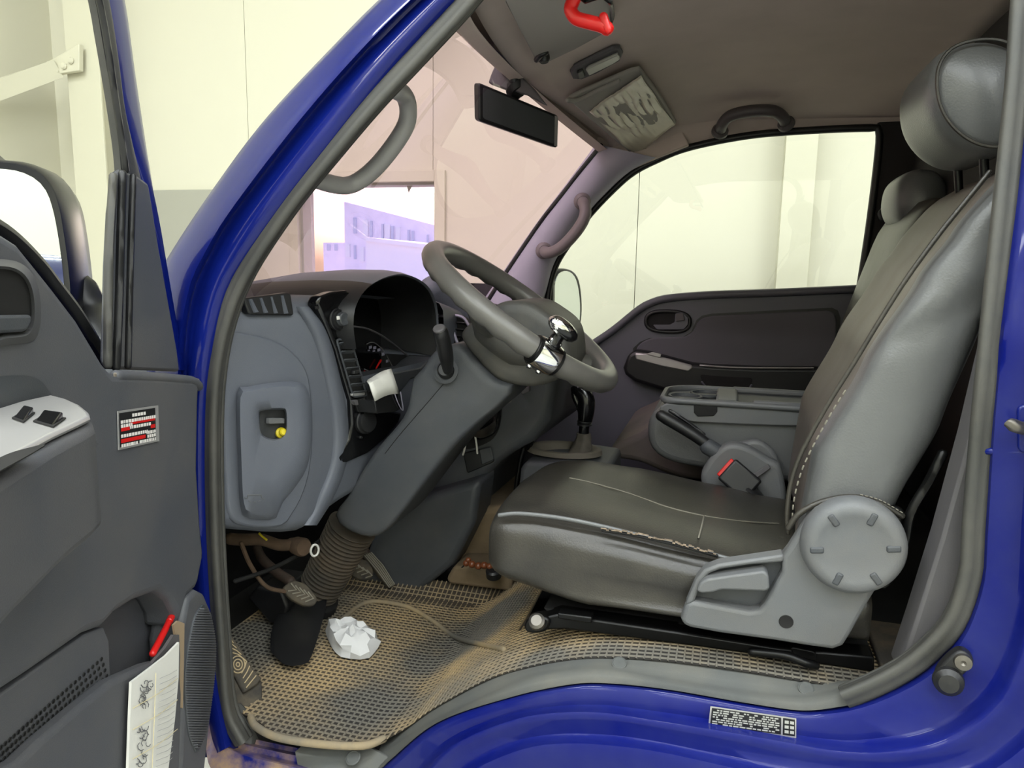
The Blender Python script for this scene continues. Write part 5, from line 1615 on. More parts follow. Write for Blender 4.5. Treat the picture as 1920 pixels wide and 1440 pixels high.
RP = thing('relay_plug', tuple(P(560, 1030, 1.2)), 'brass coloured plug with a white ring under the dash', 'plug')
pa, pb = P(545, 1020, 1.21), P(590, 1032, 1.17)
lathe('barrel', [(0, 0), (0.012, 0), (0.014, 0.01), (0.014, 0.02), (0.017, 0.022), (0.018, 0.045), (0.015, 0.05), (0, 0.05)], pa, pb - pa, M_tape, RP, seg=20)
path = [pb + (V(0, 0, 1) * math.cos(q) + V(0.5, 0.7, 0).normalized() * math.sin(q) * 0.7) * 0.011 for q in [2 * math.pi * k / 20 for k in range(20)]]
v, f = tube_data(path, 0.0022, 6, True)
add('white_ring', v, f, M_white, RP, smooth=60)

# crumpled tissue on the mat
TS = None
rnd = random.Random(11)
tc = PZ(664, 1212, 0.66)
pts_ol = [(610, 1182), (622, 1186), (640, 1178), (662, 1178), (690, 1190), (706, 1200), (709, 1214), (700, 1226), (688, 1236), (665, 1236), (640, 1232), (628, 1222), (618, 1206)]
rim_ = [PZ(x, y, 0.638) for x, y in pts_ol]
base = sum(rim_, Vector()) / len(rim_)
K = len(rim_)
rows = [rim_]
rim_ = cat_rom(rim_, 20, True)
K = 20
rows = [rim_]
for s, h in ((0.97, 0.012), (0.84, 0.024), (0.62, 0.030), (0.38, 0.030), (0.14, 0.036)):
    rows.append([base + (p - base) * (s * (0.92 + 0.14 * rnd.random())) + V(rnd.uniform(-0.004, 0.004), rnd.uniform(-0.004, 0.004), h * (0.75 + 0.45 * rnd.random())) for p in rim_])
v, f = loft_data(rows, True)
f.append(tuple((len(rows) - 1) * K + j for j in range(K)))
tag(add('crumpled_tissue', v, f, M_tissue, None, smooth=30, subsurf=0), 'crumpled white tissue lying on the dusty floor mat', 'tissue')
# string of brown beads by the tunnel
BS = thing('bead_string', tuple(P(890, 1065, 1.40)), 'string of brown wooden beads hanging by the driver seat', 'beads')
M_bead = mat('brown_bead', (112, 62, 36), 0.3)
for x, y, r in ((874, 1056, 7), (885, 1058, 8), (897, 1061, 8), (908, 1060, 8), (918, 1062, 7), (878, 1050, 6), (926, 1061, 6)):
    c = P(x, y, 1.40)
    lathe('bead', [(0.0, -1), (0.5, -0.87), (0.87, -0.5), (1, 0), (0.87, 0.5), (0.5, 0.87), (0, 1)] and [(r / 1000 * a, r / 1000 * h) for a, h in ((0.05, -1), (0.5, -0.87), (0.87, -0.5), (1, 0), (0.87, 0.5), (0.5, 0.87), (0.05, 1))], c, (1, 0.2, 0.1), M_bead, BS, seg=14, smooth=80)
tube('cord', [P(866, 1064, 1.40), P(880, 1053, 1.40), P(900, 1061, 1.40), P(918, 1061, 1.40), P(930, 1058, 1.40)], 0.0015, M_void, BS, n=14, seg=5)
lathe('floor_plug', [(0, 0), (0.016, 0), (0.016, 0.014), (0.012, 0.018), (0, 0.018)], P(926, 1080, 1.40), (0, -0.3, 0.95), M_black, PL, seg=18)

# gear lever, transfer lever and floor console
GC = thing('floor_console', tuple(P(1010, 900, 1.5)), 'dark grey floor console with oval recess at the gear lever', 'console')
prism('body', [P(x, y, 1.50) for x, y in [(968, 955), (975, 880), (984, 866), (1060, 868), (1140, 880), (1140, 960)]], (0, 0.2, 0), M_dash2, GC, bevel=0.01, seg=3)
zc = P(1020, 866, 1.50).z + 0.004
rows = []
for sc, dz in ((1.0, 0.0), (0.98, 0.010), (0.9, 0.012), (0.72, 0.008), (0.66, -0.006), (0.2, -0.010)):
    rows.append([V(PZ(1046, 860, zc).x + math.cos(q) * 0.085 * sc, 1.585 + math.sin(q) * 0.06 * sc, zc + dz) for q in [2 * math.pi * k / 32 for k in range(32)]])
v, f = loft_data(rows, True)
add('tray_ring', v, f, mat('dusty_console_top', (96, 90, 80), 0.8, var=0.1, vscale=30), GC, smooth=60)
GL = thing('gear_lever', tuple(P(1098, 860, 1.6)), 'black gear lever with shaped knob and dusty gaiter', 'gear lever')
rows = []
for px, py, r in ((1088, 862, 0.036), (1089, 848, 0.028), (1092, 832, 0.020), (1094, 822, 0.0165), (1095, 812, 0.015)):
    c = P(px, py, 1.6)
    rows.append([c + V(math.cos(q) * r * (1 + 0.10 * math.cos(5 * q + py)), math.sin(q) * r * (1 + 0.10 * math.sin(4 * q)), 0) for q in [2 * math.pi * k / 28 for k in range(28)]])
v, f = loft_data(rows, True, False, True)
add('gaiter', v, f, mat('dusty_gaiter', (86, 80, 72), 0.8, var=0.2, vscale=40), GL, smooth=60)
tube('shaft', [P(1095, 822, 1.6), P(1095, 808, 1.6), P(1096, 795, 1.6)], 0.0115, M_blackgloss, GL, n=6, seg=14)
lathe('collar', [(0.010, 0), (0.0165, 0.001), (0.0165, 0.004), (0.014, 0.006), (0.0165, 0.008), (0.0165, 0.011), (0.012, 0.012)], P(1096, 798, 1.6), (0, 0, 1), M_black, GL, seg=24)
tube('knob', [P(1097, 790, 1.6), P(1099, 770, 1.6), P(1099, 750, 1.6), P(1092, 736, 1.6), P(1084, 730, 1.6)], lambda t: 0.0155 + 0.004 * math.sin(t * math.pi), M_blackgloss, GL, n=18, seg=16)
tube('knob_wing', [P(1076, 728, 1.6), P(1078, 745, 1.6), P(1086, 762, 1.6), P(1092, 785, 1.6)], 0.007, M_blackgloss, GL, n=12, seg=10)
TL = thing('transfer_lever', tuple(P(965, 930, 1.55)), 'slim black lever with a ball knob beside the centre stack', 'lever')
tube('rod', [P(964, 945, 1.56), P(970, 900, 1.56), P(977, 860, 1.56), P(984, 835, 1.56)], 0.006, M_rail, TL, n=14, seg=8)
kc2 = P(987, 824, 1.56)
lathe('ball_knob', [(0.004, -0.024), (0.010, -0.018), (0.017, -0.008), (0.019, 0.002), (0.0165, 0.010), (0.012, 0.0145), (0.010, 0.014), (0, 0.0142)], kc2, (-0.15, -0.1, 1), M_blackgloss, TL, seg=24, smooth=60)
lathe('knob_insert', [(0, 0), (0.0095, 0), (0.009, 0.0012), (0, 0.0016)], kc2 + V(-0.002, -0.001, 0.0142), (-0.15, -0.1, 1), M_silver, TL, seg=20)

# ================================================================== DRIVER'S DOOR (swung wide open)
DA = math.radians(75)
d_e = V(math.cos(DA), -math.sin(DA), 0)         # hinge -> free edge
d_n = V(math.sin(DA), math.cos(DA), 0)          # out of the inner trim, into the cab when shut
d_0 = P(378, 800, 0.868)
def D(px, py, off=0.0):
    return PP(px, py, d_0 + d_n * off, d_n)
DOOR = thing('driver_door', tuple(V(d_0.x, d_0.y, 0.55)), 'open blue driver door showing its grey plastic inner trim', 'car door', kind='thing')
belt = [(-160, 372), (-60, 398), (12, 440), (40, 458), (67, 492), (101, 535), (147, 596), (196, 679), (213, 699)]
right = [(290, 702), (362, 708), (376, 718), (374, 760), (372, 880), (378, 980), (384, 1040), (374, 1090), (368, 1105)]
# main trim: a slab whose hinge-side edge is softly rounded; pocket cut in its lower half
pk_top = [(334, 1180), (331, 1150), (319, 1126), (296, 1110), (254, 1126), (219, 1149), (195, 1176), (160, 1189), (60, 1260), (-60, 1340), (-160, 1400)]
ol = belt + right + [(352, 1120)] + pk_top
prism('trim_panel', [D(x, y) for x, y in ol], -d_n * 0.05, M_doorp, DOOR, bevel=0.010, seg=3)
# ledge where the mirror corner trim sits
tube('trim_ledge', [D(x, y + 3, -0.006) for x, y in [(216, 702), (262, 704), (320, 708), (360, 712), (372, 722)]], 0.007, M_doorp, DOOR, n=24, seg=8)
prism('ledge_shelf', [D(212, 698, -0.002), D(374, 710, -0.002), D(374, 710, -0.06), D(212, 698, -0.06)], (0, 0, -0.012), mat('dusty_ledge', (120, 112, 100), 0.9, var=0.1, vscale=40), DOOR, bevel=0.002)
# pocket back, pocket cover
prism('pocket_back', [D(x, y, -0.045) for x, y in [(345, 1100), (345, 1200), (250, 1440), (-200, 1560), (-200, 1380), (60, 1240), (170, 1170), (240, 1110)]], -d_n * 0.01, M_doorp, DOOR, bevel=0)
cov = [(-160, 1545), (39, 1426), (78, 1388), (156, 1321), (214, 1275), (284, 1244), (300, 1240), (338, 1245), (342, 1300), (338, 1440), (330, 1600), (-160, 1700)]
prism('pocket_cover', [D(x, y, 0.012) for x, y in cov], -d_n * 0.02, M_doorp, DOOR, bevel=0.006, seg=3)
# inner pocket wall between opening and perforated strip
prism('perforated_strip', [D(x, y, -0.004) for x, y in [(160, 1190), (195, 1176), (205, 1200), (208, 1270), (150, 1320), (70, 1388), (30, 1426), (-60, 1500), (-60, 1345)]], -d_n * 0.03, M_doorp, DOOR, bevel=0.002)
b = Bag()
for i in range(26):
    for j in range(4):
        x = 190 - i * 8.2 + j * 3.2
        y = 1236 + i * 7.2 + j * 10.5 - (0 if i else 0)
        if x < -40:
            continue
        c = D(x, y, -0.0035)
        b.put(lathe_data([(0.0, 0.0002), (0.0017, 0.0002), (0.0020, 0.0009), (0.0024, 0.0002)], c, d_n, 8))
b.build('perforations', M_void, DOOR, smooth=0)
# lower hinge-side cheek with the ribbed pad
ck = [(352, 1122), (368, 1104), (384, 1112), (400, 1150), (408, 1210), (406, 1262), (398, 1330), (386, 1440), (384, 1600), (330, 1600), (338, 1440), (344, 1300), (338, 1200)]
prism('hinge_cheek', [D(x, y, 0.004) for x, y in ck], -d_n * 0.045, M_doorp, DOOR, bevel=0.008, seg=3)
rl = cat_rom([V(x, y, 0) for x, y in [(380, 1134), (366, 1158), (355, 1208), (349, 1260), (349, 1310), (355, 1375), (368, 1410)]], 60)
rr_ = cat_rom([V(x, y, 0) for x, y in [(384, 1134), (396, 1156), (405, 1203), (404, 1258), (397, 1320), (388, 1370), (372, 1410)]], 60)
rp = prism('ribbed_pad', [D(p.x, p.y, 0.0065) for p in rl] + [D(p.x, p.y, 0.0065) for p in rr_[::-1]], -d_n * 0.006, M_dash2, DOOR, bevel=0.001)
b = Bag()
for k in range(2, 58):
    p, q = rl[k], rr_[k]
    if k % 1 == 0:
        b.put(tube_data([D(p.x + 1, p.y, 0.0065), D((p.x + q.x) / 2, (p.y + q.y) / 2, 0.010), D(q.x - 1, q.y, 0.0065)], 0.0012, 5))
b.build('ribs', M_doorp, rp)
# window frame, seal and mirror corner trim
def strip(name, left, rightc, o1, o2, m, par, th=0.03, n=40):
    L1 = cat_rom([D(x, y, o1) for x, y in left], n)
    R1 = cat_rom([D(x, y, o2) for x, y in rightc], n)
    mid = [a.lerp(c, 0.5) + d_n * 0.006 for a, c in zip(L1, R1)]
    back = -d_n * th
    rows = [[p + back for p in L1], L1, mid, R1, [p + back for p in R1]]
    return loft(name, rows, m, par, smooth=60, close_v=True)
strip('window_frame', [(155, -250), (203, 0), (220, 100), (233, 200), (247, 267), (264, 340), (292, 440), (314, 562), (331, 654), (338, 694)],
      [(185, -250), (234, 0), (253, 133), (273, 267), (287, 353), (302, 467), (318, 562), (332, 640), (338, 670), (341, 696)], -0.035, -0.045, M_blue, DOOR, th=0.010)
strip('window_seal', [(125, -250), (178, 0), (190, 67), (207, 167), (222, 267), (227, 318), (228, 330)],
      [(157, -250), (205, 0), (221, 100), (234, 200), (248, 267), (262, 326), (266, 345)], -0.026, -0.03, M_rubber, DOOR, th=0.008)
tube('seal_lip', [D(x, y, -0.02) for x, y in [(132, -250), (186, 0), (199, 67), (214, 167), (229, 267), (236, 320)]], 0.004, M_black, DOOR, n=30, seg=6)
sail = [(218, 322), (228, 318), (260, 330), (280, 345), (300, 470), (318, 570), (333, 655), (338, 697), (205, 692), (198, 678), (203, 500), (208, 400)]
sl_ = prism('mirror_corner_trim', [D(x, y, -0.02) for x, y in sail], -d_n * 0.008, M_doorp, DOOR, bevel=0.004)
tube('glass_channel', [D(x, y, -0.017) for x, y in [(230, 325), (226, 440), (223, 560), (218, 690)]], 0.005, M_black, sl_, n=20, seg=6)
tube('channel_rib', [D(x, y, -0.017) for x, y in [(250, 330), (246, 440), (243, 560), (240, 688)]], 0.004, M_black, sl_, n=20, seg=6)
tube('channel_rib', [D(x, y, -0.017) for x, y in [(213, 330), (206, 440), (203, 560), (202, 686)]], 0.005, M_rubber, sl_, n=20, seg=6)
tube('belt_seal', [D(x, y, -0.052) for x, y in [(-60, 396), (12, 438), (67, 490), (101, 533), (147, 594), (200, 682)]], 0.008, M_black, DOOR, n=30, seg=6)
# blue outer skin
sk = [(-160, 376), (-60, 404), (14, 446), (66, 498), (100, 541), (146, 602), (194, 685), (211, 704), (372, 716), (368, 1100), (330, 1600), (-160, 1700)]
prism('door_skin', [D(x, y, -0.055) for x, y in sk], -d_n * 0.06, M_blue, DOOR, bevel=0.01)

# release handle bowl
hb = [(-50, 492), (0, 486), (36, 492), (60, 512), (73, 545), (77, 590), (72, 625), (58, 641), (20, 646), (-50, 648)]
ho = cat_rom([D(x, y, 0.001) for x, y in hb], 48, True)
hi_ = [D(-5 + (proj(p)[0] + 5) * 0.86, 567 + (proj(p)[1] - 567) * 0.84, 0.009) for p in ho]
hd_ = [D(-5 + (proj(p)[0] + 5) * 0.78, 562 + (proj(p)[1] - 562) * 0.76, 0.0025) for p in ho]
hbz = loft('handle_bezel', [ho, hi_, hd_], mat('door_bezel_grey', (84, 84, 84), 0.45), DOOR, close_u=True, smooth=60)
prism('handle_bowl', hd_, d_n * -0.001, M_void, hbz, bevel=0)
prism('release_handle', rounded([D(-50, 592, 0.010), D(60, 590, 0.010), D(62, 603, 0.010), D(52, 622, 0.010), D(-50, 628, 0.010)], 0.008), -d_n * 0.007, M_dash2, hbz, bevel=0.003)

# armrest with silver window-switch plate
za = D(98, 747).z
def A_(px, py, dz=0.0):
    return PZ(px, py, za + dz)
top_o = [(-90, 800), (-20, 775), (31, 762), (98, 747), (126, 755), (154, 768), (174, 784), (177, 795), (160, 806), (101, 836), (43, 872), (0, 898), (-90, 960)]
at_ = [A_(x, y) for x, y in top_o]
arm = prism('armrest', at_, (0, 0, -0.09), M_doorp, DOOR, bevel=0.008, seg=3)
sw_o = [(-80, 806), (-10, 780), (36, 765), (98, 751), (124, 758), (150, 770), (168, 785), (170, 793), (152, 802), (98, 828), (40, 860), (-80, 930)]
swp = prism('switch_plate', [A_(x, y, 0.001) for x, y in sw_o], (0, 0, 0.006), M_silver, arm, bevel=0.003)
for q in ([(22, 785), (46, 770), (66, 775), (44, 793)], [(62, 791), (82, 779), (124, 785), (100, 802)]):
    ps = [A_(x, y, 0.0075) for x, y in q]
    prism('switch_well', ps, (0, 0, 0.001), M_void, arm, bevel=0)
    c = sum(ps, Vector()) / 4
    prism('window_switch', [c + (p - c) * 0.85 + V(0, 0, 0.001 if k in (0, 3) else 0.006) for k, p in enumerate(ps)], (0, 0, -0.006), M_blackgloss, arm, bevel=0.0015)
prism('grip_slot', rounded([A_(-60, 890, 0.0075), A_(20, 850, 0.0075), A_(92, 832, 0.0075), A_(60, 852, 0.0075), A_(-20, 896, 0.0075), A_(-60, 915, 0.0075)], 0.01), (0, 0, 0.0008), M_void, arm, bevel=0)
# armrest lower flow into the panel
ud = [(-90, 900), (0, 900), (60, 868), (140, 822), (176, 800), (170, 850), (110, 930), (40, 1000), (-90, 1060)]
prism('armrest_underside', cat_rom([D(x, y, 0.03 if y < 870 else 0.004) for x, y in ud], 40, True), -d_n * 0.02, M_doorp, DOOR, bevel=0.006)
# pocket in the trim above the armrest
prism('upper_recess', cat_rom([D(x, y, 0.0008) for x, y in [(-90, 716), (0, 706), (46, 704), (74, 712), (90, 730), (97, 746), (40, 762), (-90, 800)]], 40, True), -d_n * 0.004, M_dash2, DOOR, bevel=0)

# warning plate
wl = [(219, 771), (295, 760), (297, 827), (221, 844)]
wp_ = prism('warning_plate', [D(x, y, 0.001) for x, y in wl], d_n * 0.0012, M_silver, DOOR, bevel=0)
def lab(u, v):
    a = D(*wl[0], 0.0026).lerp(D(*wl[1], 0.0026), u)
    c = D(*wl[3], 0.0026).lerp(D(*wl[2], 0.0026), u)
    return a.lerp(c, v)
def quad(u0, u1, v0, v1, k):
    return [lab(u0, v0) + d_n * k, lab(u1, v0) + d_n * k, lab(u1, v1) + d_n * k, lab(u0, v1) + d_n * k], [(0, 1, 2, 3)]
def bars(name, lst, m, k):
    bb = Bag()
    for q in lst:
        bb.put(quad(*q, k))
    return bb.build(name, m, wp_, smooth=0)
bars('plate_field', [(0.05, 0.94, 0.06, 0.94)], M_ink, 0.0)
bars('plate_red', [(0.30, 0.92, 0.30, 0.40), (0.08, 0.28, 0.44, 0.54), (0.80, 0.92, 0.50, 0.60), (0.07, 0.66, 0.74, 0.84)], M_red, 0.0003)
M_wt = mat('plate_lettering', (225, 220, 215), 0.6)
lines = []
rnd = random.Random(5)
for v0, segs in ((0.12, [(0.34, 0.68)]), (0.255, [(0.07, 0.93)]), (0.36, [(0.07, 0.34)]), (0.43, [(0.28, 0.80)]), (0.62, [(0.07, 0.72)]), (0.655, [(0.68, 0.92)]), (0.76, [(0.70, 0.92)]), (0.87, [(0.07, 0.46), (0.5, 0.93)])):
    for a, c in segs:
        u = a
        while u < c - 0.02:
            w = 0.03 + 0.035 * rnd.random()
            lines.append((u, min(c, u + w), v0, v0 + 0.085))
            u += w + 0.012
bars('plate_lettering', lines, M_wt, 0.0006)

# booklet, its brown cover and a red pen standing in the pocket
BK = thing('booklet', tuple(D(285, 1430, -0.01)), 'white printed booklet with small drawings in the door pocket', 'booklet')
pg = [(247, 1279), (280, 1254), (312, 1229), (336, 1204), (335, 1270), (328, 1350), (316, 1440), (300, 1560), (238, 1560), (241, 1440), (244, 1350)]
prism('page', [D(x, y, 0.022 if x < 300 else 0.018) for x, y in pg], -d_n * 0.003, M_white, BK, bevel=0)
prism('pages_behind', [D(x, y, 0.010) for x, y in [(276, 1258), (290, 1238), (310, 1215), (326, 1190), (336, 1190), (338, 1230), (330, 1440), (270, 1440)]], -d_n * 0.004, M_trimdk, BK, bevel=0)
prism('brown_cover', [D(x, y, 0.008) for x, y in [(326, 1172), (334, 1164), (346, 1169), (345, 1240), (343, 1328), (338, 1326), (336, 1230)]], -d_n * 0.003, mat('tan_card', (150, 130, 104), 0.8), BK, bevel=0)
def pgp(x, y):
    return D(x, y, 0.0225 if x < 300 else 0.0195)
lb = Bag()
rnd = random.Random(21)
for (cx_, cy_) in ((273, 1302), (270, 1392), (266, 1370), (272, 1322), (264, 1420), (278, 1285)):
    for k in range(5):
        x, y = cx_ + rnd.uniform(-9, 9), cy_ + rnd.uniform(-12, 12)
        a = rnd.uniform(0, 6.3)
        r = rnd.uniform(3, 7)
        lb.put(tube_data([pgp(x + r * math.cos(a + q), y + r * 1.2 * math.sin(a + q)) + d_n * 0.0006 for q in (0, 0.9, 1.8, 2.6, 3.4)], 0.0005, 4))
lb.build('line_drawings', mat('pencil_grey', (90, 90, 92), 0.8), BK)
lb = Bag()
for k in range(16):
    y = 1262 + k * 11
    xl = 298 - (k * 0.5)
    lb.put(tube_data([pgp(xl, y + 10) + d_n * 0.0012, pgp((xl + 330) / 2, y + 2) + d_n * 0.0026, pgp(330 - k * 0.6, y - 6) + d_n * 0.0012], 0.0004, 4))
lb.build('text_lines', mat('text_grey', (170, 168, 165), 0.8), BK)
lb = Bag()
for y in (1300, 1340, 1395):
    lb.put(tube_data([pgp(248, y + 28) + d_n * 0.0008, pgp(296, y) + d_n * 0.0012, pgp(331, y - 28) + d_n * 0.0012], 0.0005, 4))
lb.put(tube_data([pgp(291, 1262) + d_n * 0.0008, pgp(288, 1350) + d_n * 0.0008, pgp(284, 1440) + d_n * 0.0008], 0.0005, 4))
lb.build('ruled_lines', mat('pale_ochre', (205, 192, 150), 0.8), BK)
PN = thing('pen', tuple(D(284, 1230, -0.005)), 'red pen standing in the driver door pocket', 'pen')
tube('barrel', [D(286, 1226, 0.004), D(305, 1190, -0.002), D(325, 1150, -0.01)], 0.0042, M_red, PN, n=10, seg=12)
lathe('cap', [(0.0035, 0), (0.0046, 0.001), (0.0046, 0.02), (0.003, 0.022), (0, 0.022)], D(317, 1166, -0.006), D(325, 1150, -0.01) - D(317, 1166, -0.006), M_red, PN, seg=14)

# driver-side mirror seen through the lowered window
n = (V(0.62, -0.76, 0.0)).normalized()
n = (n + V(0, 0, 0.06)).normalized()
c0 = D(50, 430, -0.17)
def mm(x, y, o=0.0):
    return PP(x, y, c0 + n * o, n)
MI = thing('side_mirror', tuple(mm(100, 560, -0.03)), 'large black driver wing mirror with bright glass at the open door', 'mirror')
ho_ = [(-80, 290), (-20, 300), (36, 306), (74, 322), (98, 348), (112, 385), (122, 440), (130, 500), (134, 552), (130, 590), (60, 640), (-80, 650)]
hg = [(-72, 306), (-16, 315), (30, 320), (64, 334), (86, 357), (99, 392), (109, 442), (117, 500), (121, 552), (118, 580), (54, 628), (-72, 636)]
A1 = cat_rom([mm(x, y) for x, y in ho_], 60, True)
A2 = cat_rom([mm(x, y, -0.004) for x, y in hg], 60, True)
ctr = sum(A1, Vector()) / 60
rows = [A2, [ctr + (p - ctr) * 0.985 + n * 0.002 for p in A1], A1]
bw = (V(-0.45, 0.85, 0.0)).normalized()
for s, d in ((1.03, 0.02), (1.02, 0.06), (0.92, 0.10), (0.7, 0.13), (0.35, 0.145)):
    rows.append([ctr + (p - ctr) * s + bw * d for p in A1])
v, f = loft_data(rows, True)
f.append(tuple((len(rows) - 1) * 60 + j for j in range(60)))
add('mirror_housing', v, f, mat('mirror_black', (26, 26, 30), 0.3), MI, smooth=60)
prism('mirror_face', [p + n * 0.0005 for p in A2], -n * 0.003, M_mirror, MI, bevel=0)
tube('mirror_arm', [mm(150, 540, -0.06), D(175, 590, -0.13), D(188, 625, -0.10), D(205, 660, -0.07)], 0.022, M_black, MI, n=14, seg=10)

# ================================================================== FITTINGS ROUND THE WINDSCREEN AND ROOF
def grab(name, label, pts, r, m, pad=True, n=40, flat=None, grp='grab handles'):
    T_ = thing(name, tuple(pts[0]), label, 'grab handle', grp)
    tube('bar', pts, r, m, T_, n=n, seg=14)
    if pad:
        for a, c in ((pts[0], pts[1]), (pts[-1], pts[-2])):
            lathe('foot', [(0, -0.004), (r * 1.5 if not callable(r) else 0.02, -0.004), (r * 1.45 if not callable(r) else 0.019, 0.004), (r * 1.1 if not callable(r) else 0.015, 0.01), (0, 0.01)], a, c - a, m, T_, seg=20)
    return T_
grab('grab_handle', 'light grey assist handle on the near windscreen pillar', [P(742, 168, 1.02), P(757, 178, 1.06), P(765, 200, 1.08), P(762, 232, 1.09), P(740, 270, 1.09), P(706, 312, 1.09), P(675, 338, 1.085), P(650, 348, 1.07), P(622, 345, 1.04), P(590, 335, 1.0)],
     lambda t: 0.0135, M_handle, pad=False)
grab('grab_handle', 'small grey assist handle on the far windscreen pillar', [P(1092, 378, 2.28), P(1096, 384, 2.24), P(1097, 404, 2.22), P(1085, 428, 2.215), P(1062, 455, 2.215), P(1042, 470, 2.22), P(1026, 474, 2.24), P(1020, 470, 2.28)],
     0.0175, mat('mauve_grey_plastic', (128, 118, 120), 0.5), pad=True)
grab('grab_handle', 'dark assist handle on the roof above the passenger window', [P(1350, 246, 2.30), P(1356, 230, 2.26), P(1372, 216, 2.24), P(1410, 208, 2.235), P(1448, 208, 2.24), P(1466, 218, 2.26), P(1474, 232, 2.29)],
     0.016, M_handledk, pad=True)

# interior mirror
RM = thing('rear_view_mirror', tuple(P(960, 165, 1.68)), 'black rear-view mirror hanging from the windscreen header', 'mirror')
mc = [(898, 156), (1046, 216), (1047, 276), (1040, 277), (899, 226)]
a_, b_ = P(898, 190, 1.60), P(1046, 246, 1.76)
mx_ = (b_ - a_).normalized()
mn = mx_.cross(V(0, 0, 1)).normalized()
if mn.x < 0:
    mn = -mn
mn = (mn + V(0, 0, -0.18)).normalized()
m0 = P(972, 217, 1.68)
def rmp(x, y, o=0.0):
    return PP(x, y, m0 + mn * o, mn)
prism('mirror_body', rounded([rmp(*q) for q in [(897, 154), (1048, 217), (1046, 278), (898, 226)]], 0.008), -mn * 0.022, M_black, RM, bevel=0.004)
prism('mirror_face', rounded([rmp(*q, 0.001) for q in [(906, 163), (1040, 219), (1039, 270), (906, 222)]], 0.006), -mn * 0.003, mat('dim_mirror', (70, 72, 73), 0.35, 0.0), RM, bevel=0)
prism('mirror_edge', [rmp(*q, 0.002) for q in [(1041, 217), (1046, 219), (1045, 275), (1040, 273)]], -mn * 0.004, M_silver, RM, bevel=0)
tube('mirror_stem', [rmp(968, 178, -0.02), P(966, 162, 1.67), P(963, 146, 1.66)], 0.012, M_black, RM, n=8, seg=10)
lathe('stem_cup', [(0, 0), (0.024, 0), (0.026, 0.01), (0.018, 0.022), (0, 0.024)], P(966, 160, 1.68), (0.5, -0.3, -0.8), M_black, RM, seg=20)
# moulded bracket cover at the header
br = [(935, 104), (946, 112), (1000, 165), (1024, 196), (1014, 192), (985, 176), (950, 168), (915, 155), (920, 140)]
prism('bracket_cover', [P(x, y, 1.66) for x, y in br], (0, 0.02, 0), M_trimdk, RM, bevel=0.004)

# sun visors
def lin_at(px, py, drop=0.012):
    """point just under the headliner along the pixel's ray"""
    d = ray(px, py)
    t = 0.3
    def hz(p):
        u_best = None
        w = (p.y - 1.668) / 0.684
        if abs(w) > 1:
            return 1.70
        xf = XH(min(2.29, max(1.05, p.y)))
        u = max(0.0, min(1.0, (p.x - xf) / (0.47 - xf)))
        rise = 0.105 * (1 - (1 - min(1, u / 0.55)) ** 2) - 0.03 * max(0, (u - 0.7) / 0.3) ** 2
        zc_ = 1.757 + rise
        ze_ = 1.70 + 0.066 * (1 - (1 - min(1, u / 0.5)) ** 2)
        k = abs(w) ** 3.2
        return zc_ * (1 - k) + ze_ * k
    lo_t, hi_t = 0.5, 4.0
    for i in range(400):
        t = 0.8 + i * 0.005
        p = _o + d * t
        if p.z > hz(p) - drop:
            return p
    return _o + d * 1.8
def sheet(name, pxs, m, par, drop=0.014, th=0.012, bevel=0.004):
    top_ = [lin_at(x, y, drop) for x, y in pxs]
    return prism(name, top_, (0, 0, th), m, par, bevel=bevel)
SV = thing('sun_visor', tuple(lin_at(1010, 60, 0.03)), 'grey driver sun visor folded against the roof', 'sun visor', 'sun visors')
sheet('flap', [(944, -40), (948, 8), (975, 55), (1000, 108), (1006, 118), (1020, 121), (1080, 92), (1136, 62), (1146, 45), (1148, -40)], M_visor, SV, 0.026)
tube('visor_rod', [lin_at(1006, 112, 0.03), lin_at(1014, 102, 0.034), lin_at(1024, 98, 0.034)], 0.006, M_black, SV, n=8, seg=8)
lathe('visor_clip', [(0, 0), (0.012, 0), (0.012, 0.008), (0.008, 0.014), (0, 0.014)], lin_at(1019, 104, 0.026), (0.2, -0.1, -1), M_black, SV, seg=16)
SV2 = thing('sun_visor', tuple(lin_at(1180, 200, 0.03)), 'passenger sun visor still wrapped in crinkled clear plastic', 'sun visor', 'sun visors')
f2 = [(1064, 188), (1090, 176), (1180, 136), (1200, 132), (1212, 148), (1240, 185), (1268, 232), (1240, 250), (1210, 276), (1192, 291), (1178, 284), (1150, 262), (1110, 228), (1085, 205)]
sheet('flap', f2, M_visor, SV2, 0.030)
# crinkled wrap: a finely pleated sheet just below the flap
L0 = cat_rom([V(x, y, 0) for x, y in [(1105, 208), (1130, 188), (1165, 165), (1202, 140)]], 30)
L1 = cat_rom([V(x, y, 0) for x, y in [(1196, 292), (1215, 274), (1240, 252), (1266, 232)]], 30)
rnd = random.Random(9)
ph = [rnd.uniform(-0.6, 0.6) for _ in range(40)]
rows = []
for i in range(26):
    t = i / 25
    row = []
    for k in range(30):
        s = k / 29
        p = L0[k].lerp(L1[k], t)
        amp = 0.0045 * math.sin(math.pi * min(1, t * 1.15)) + 0.001
        h = amp * (math.sin(9 * s * math.pi + 2.6 * t + ph[k % 40] * 0.5) + 0.6 * math.sin(15 * s + 9 * t + 1.3) + 0.4 * math.sin(31 * s - 14 * t))
        row.append(lin_at(p.x, p.y, 0.036) + V(0, 0, -abs(h) * 1.3 - 0.001))
    rows.append(row)
loft('plastic_wrap', rows, M_bag, SV2, smooth=50, solid=0.001)
tube('visor_edge', [lin_at(x, y, 0.036) for x, y in [(1064, 188), (1085, 187), (1120, 170), (1160, 152)]], 0.006, M_visor, SV2, n=16, seg=8)

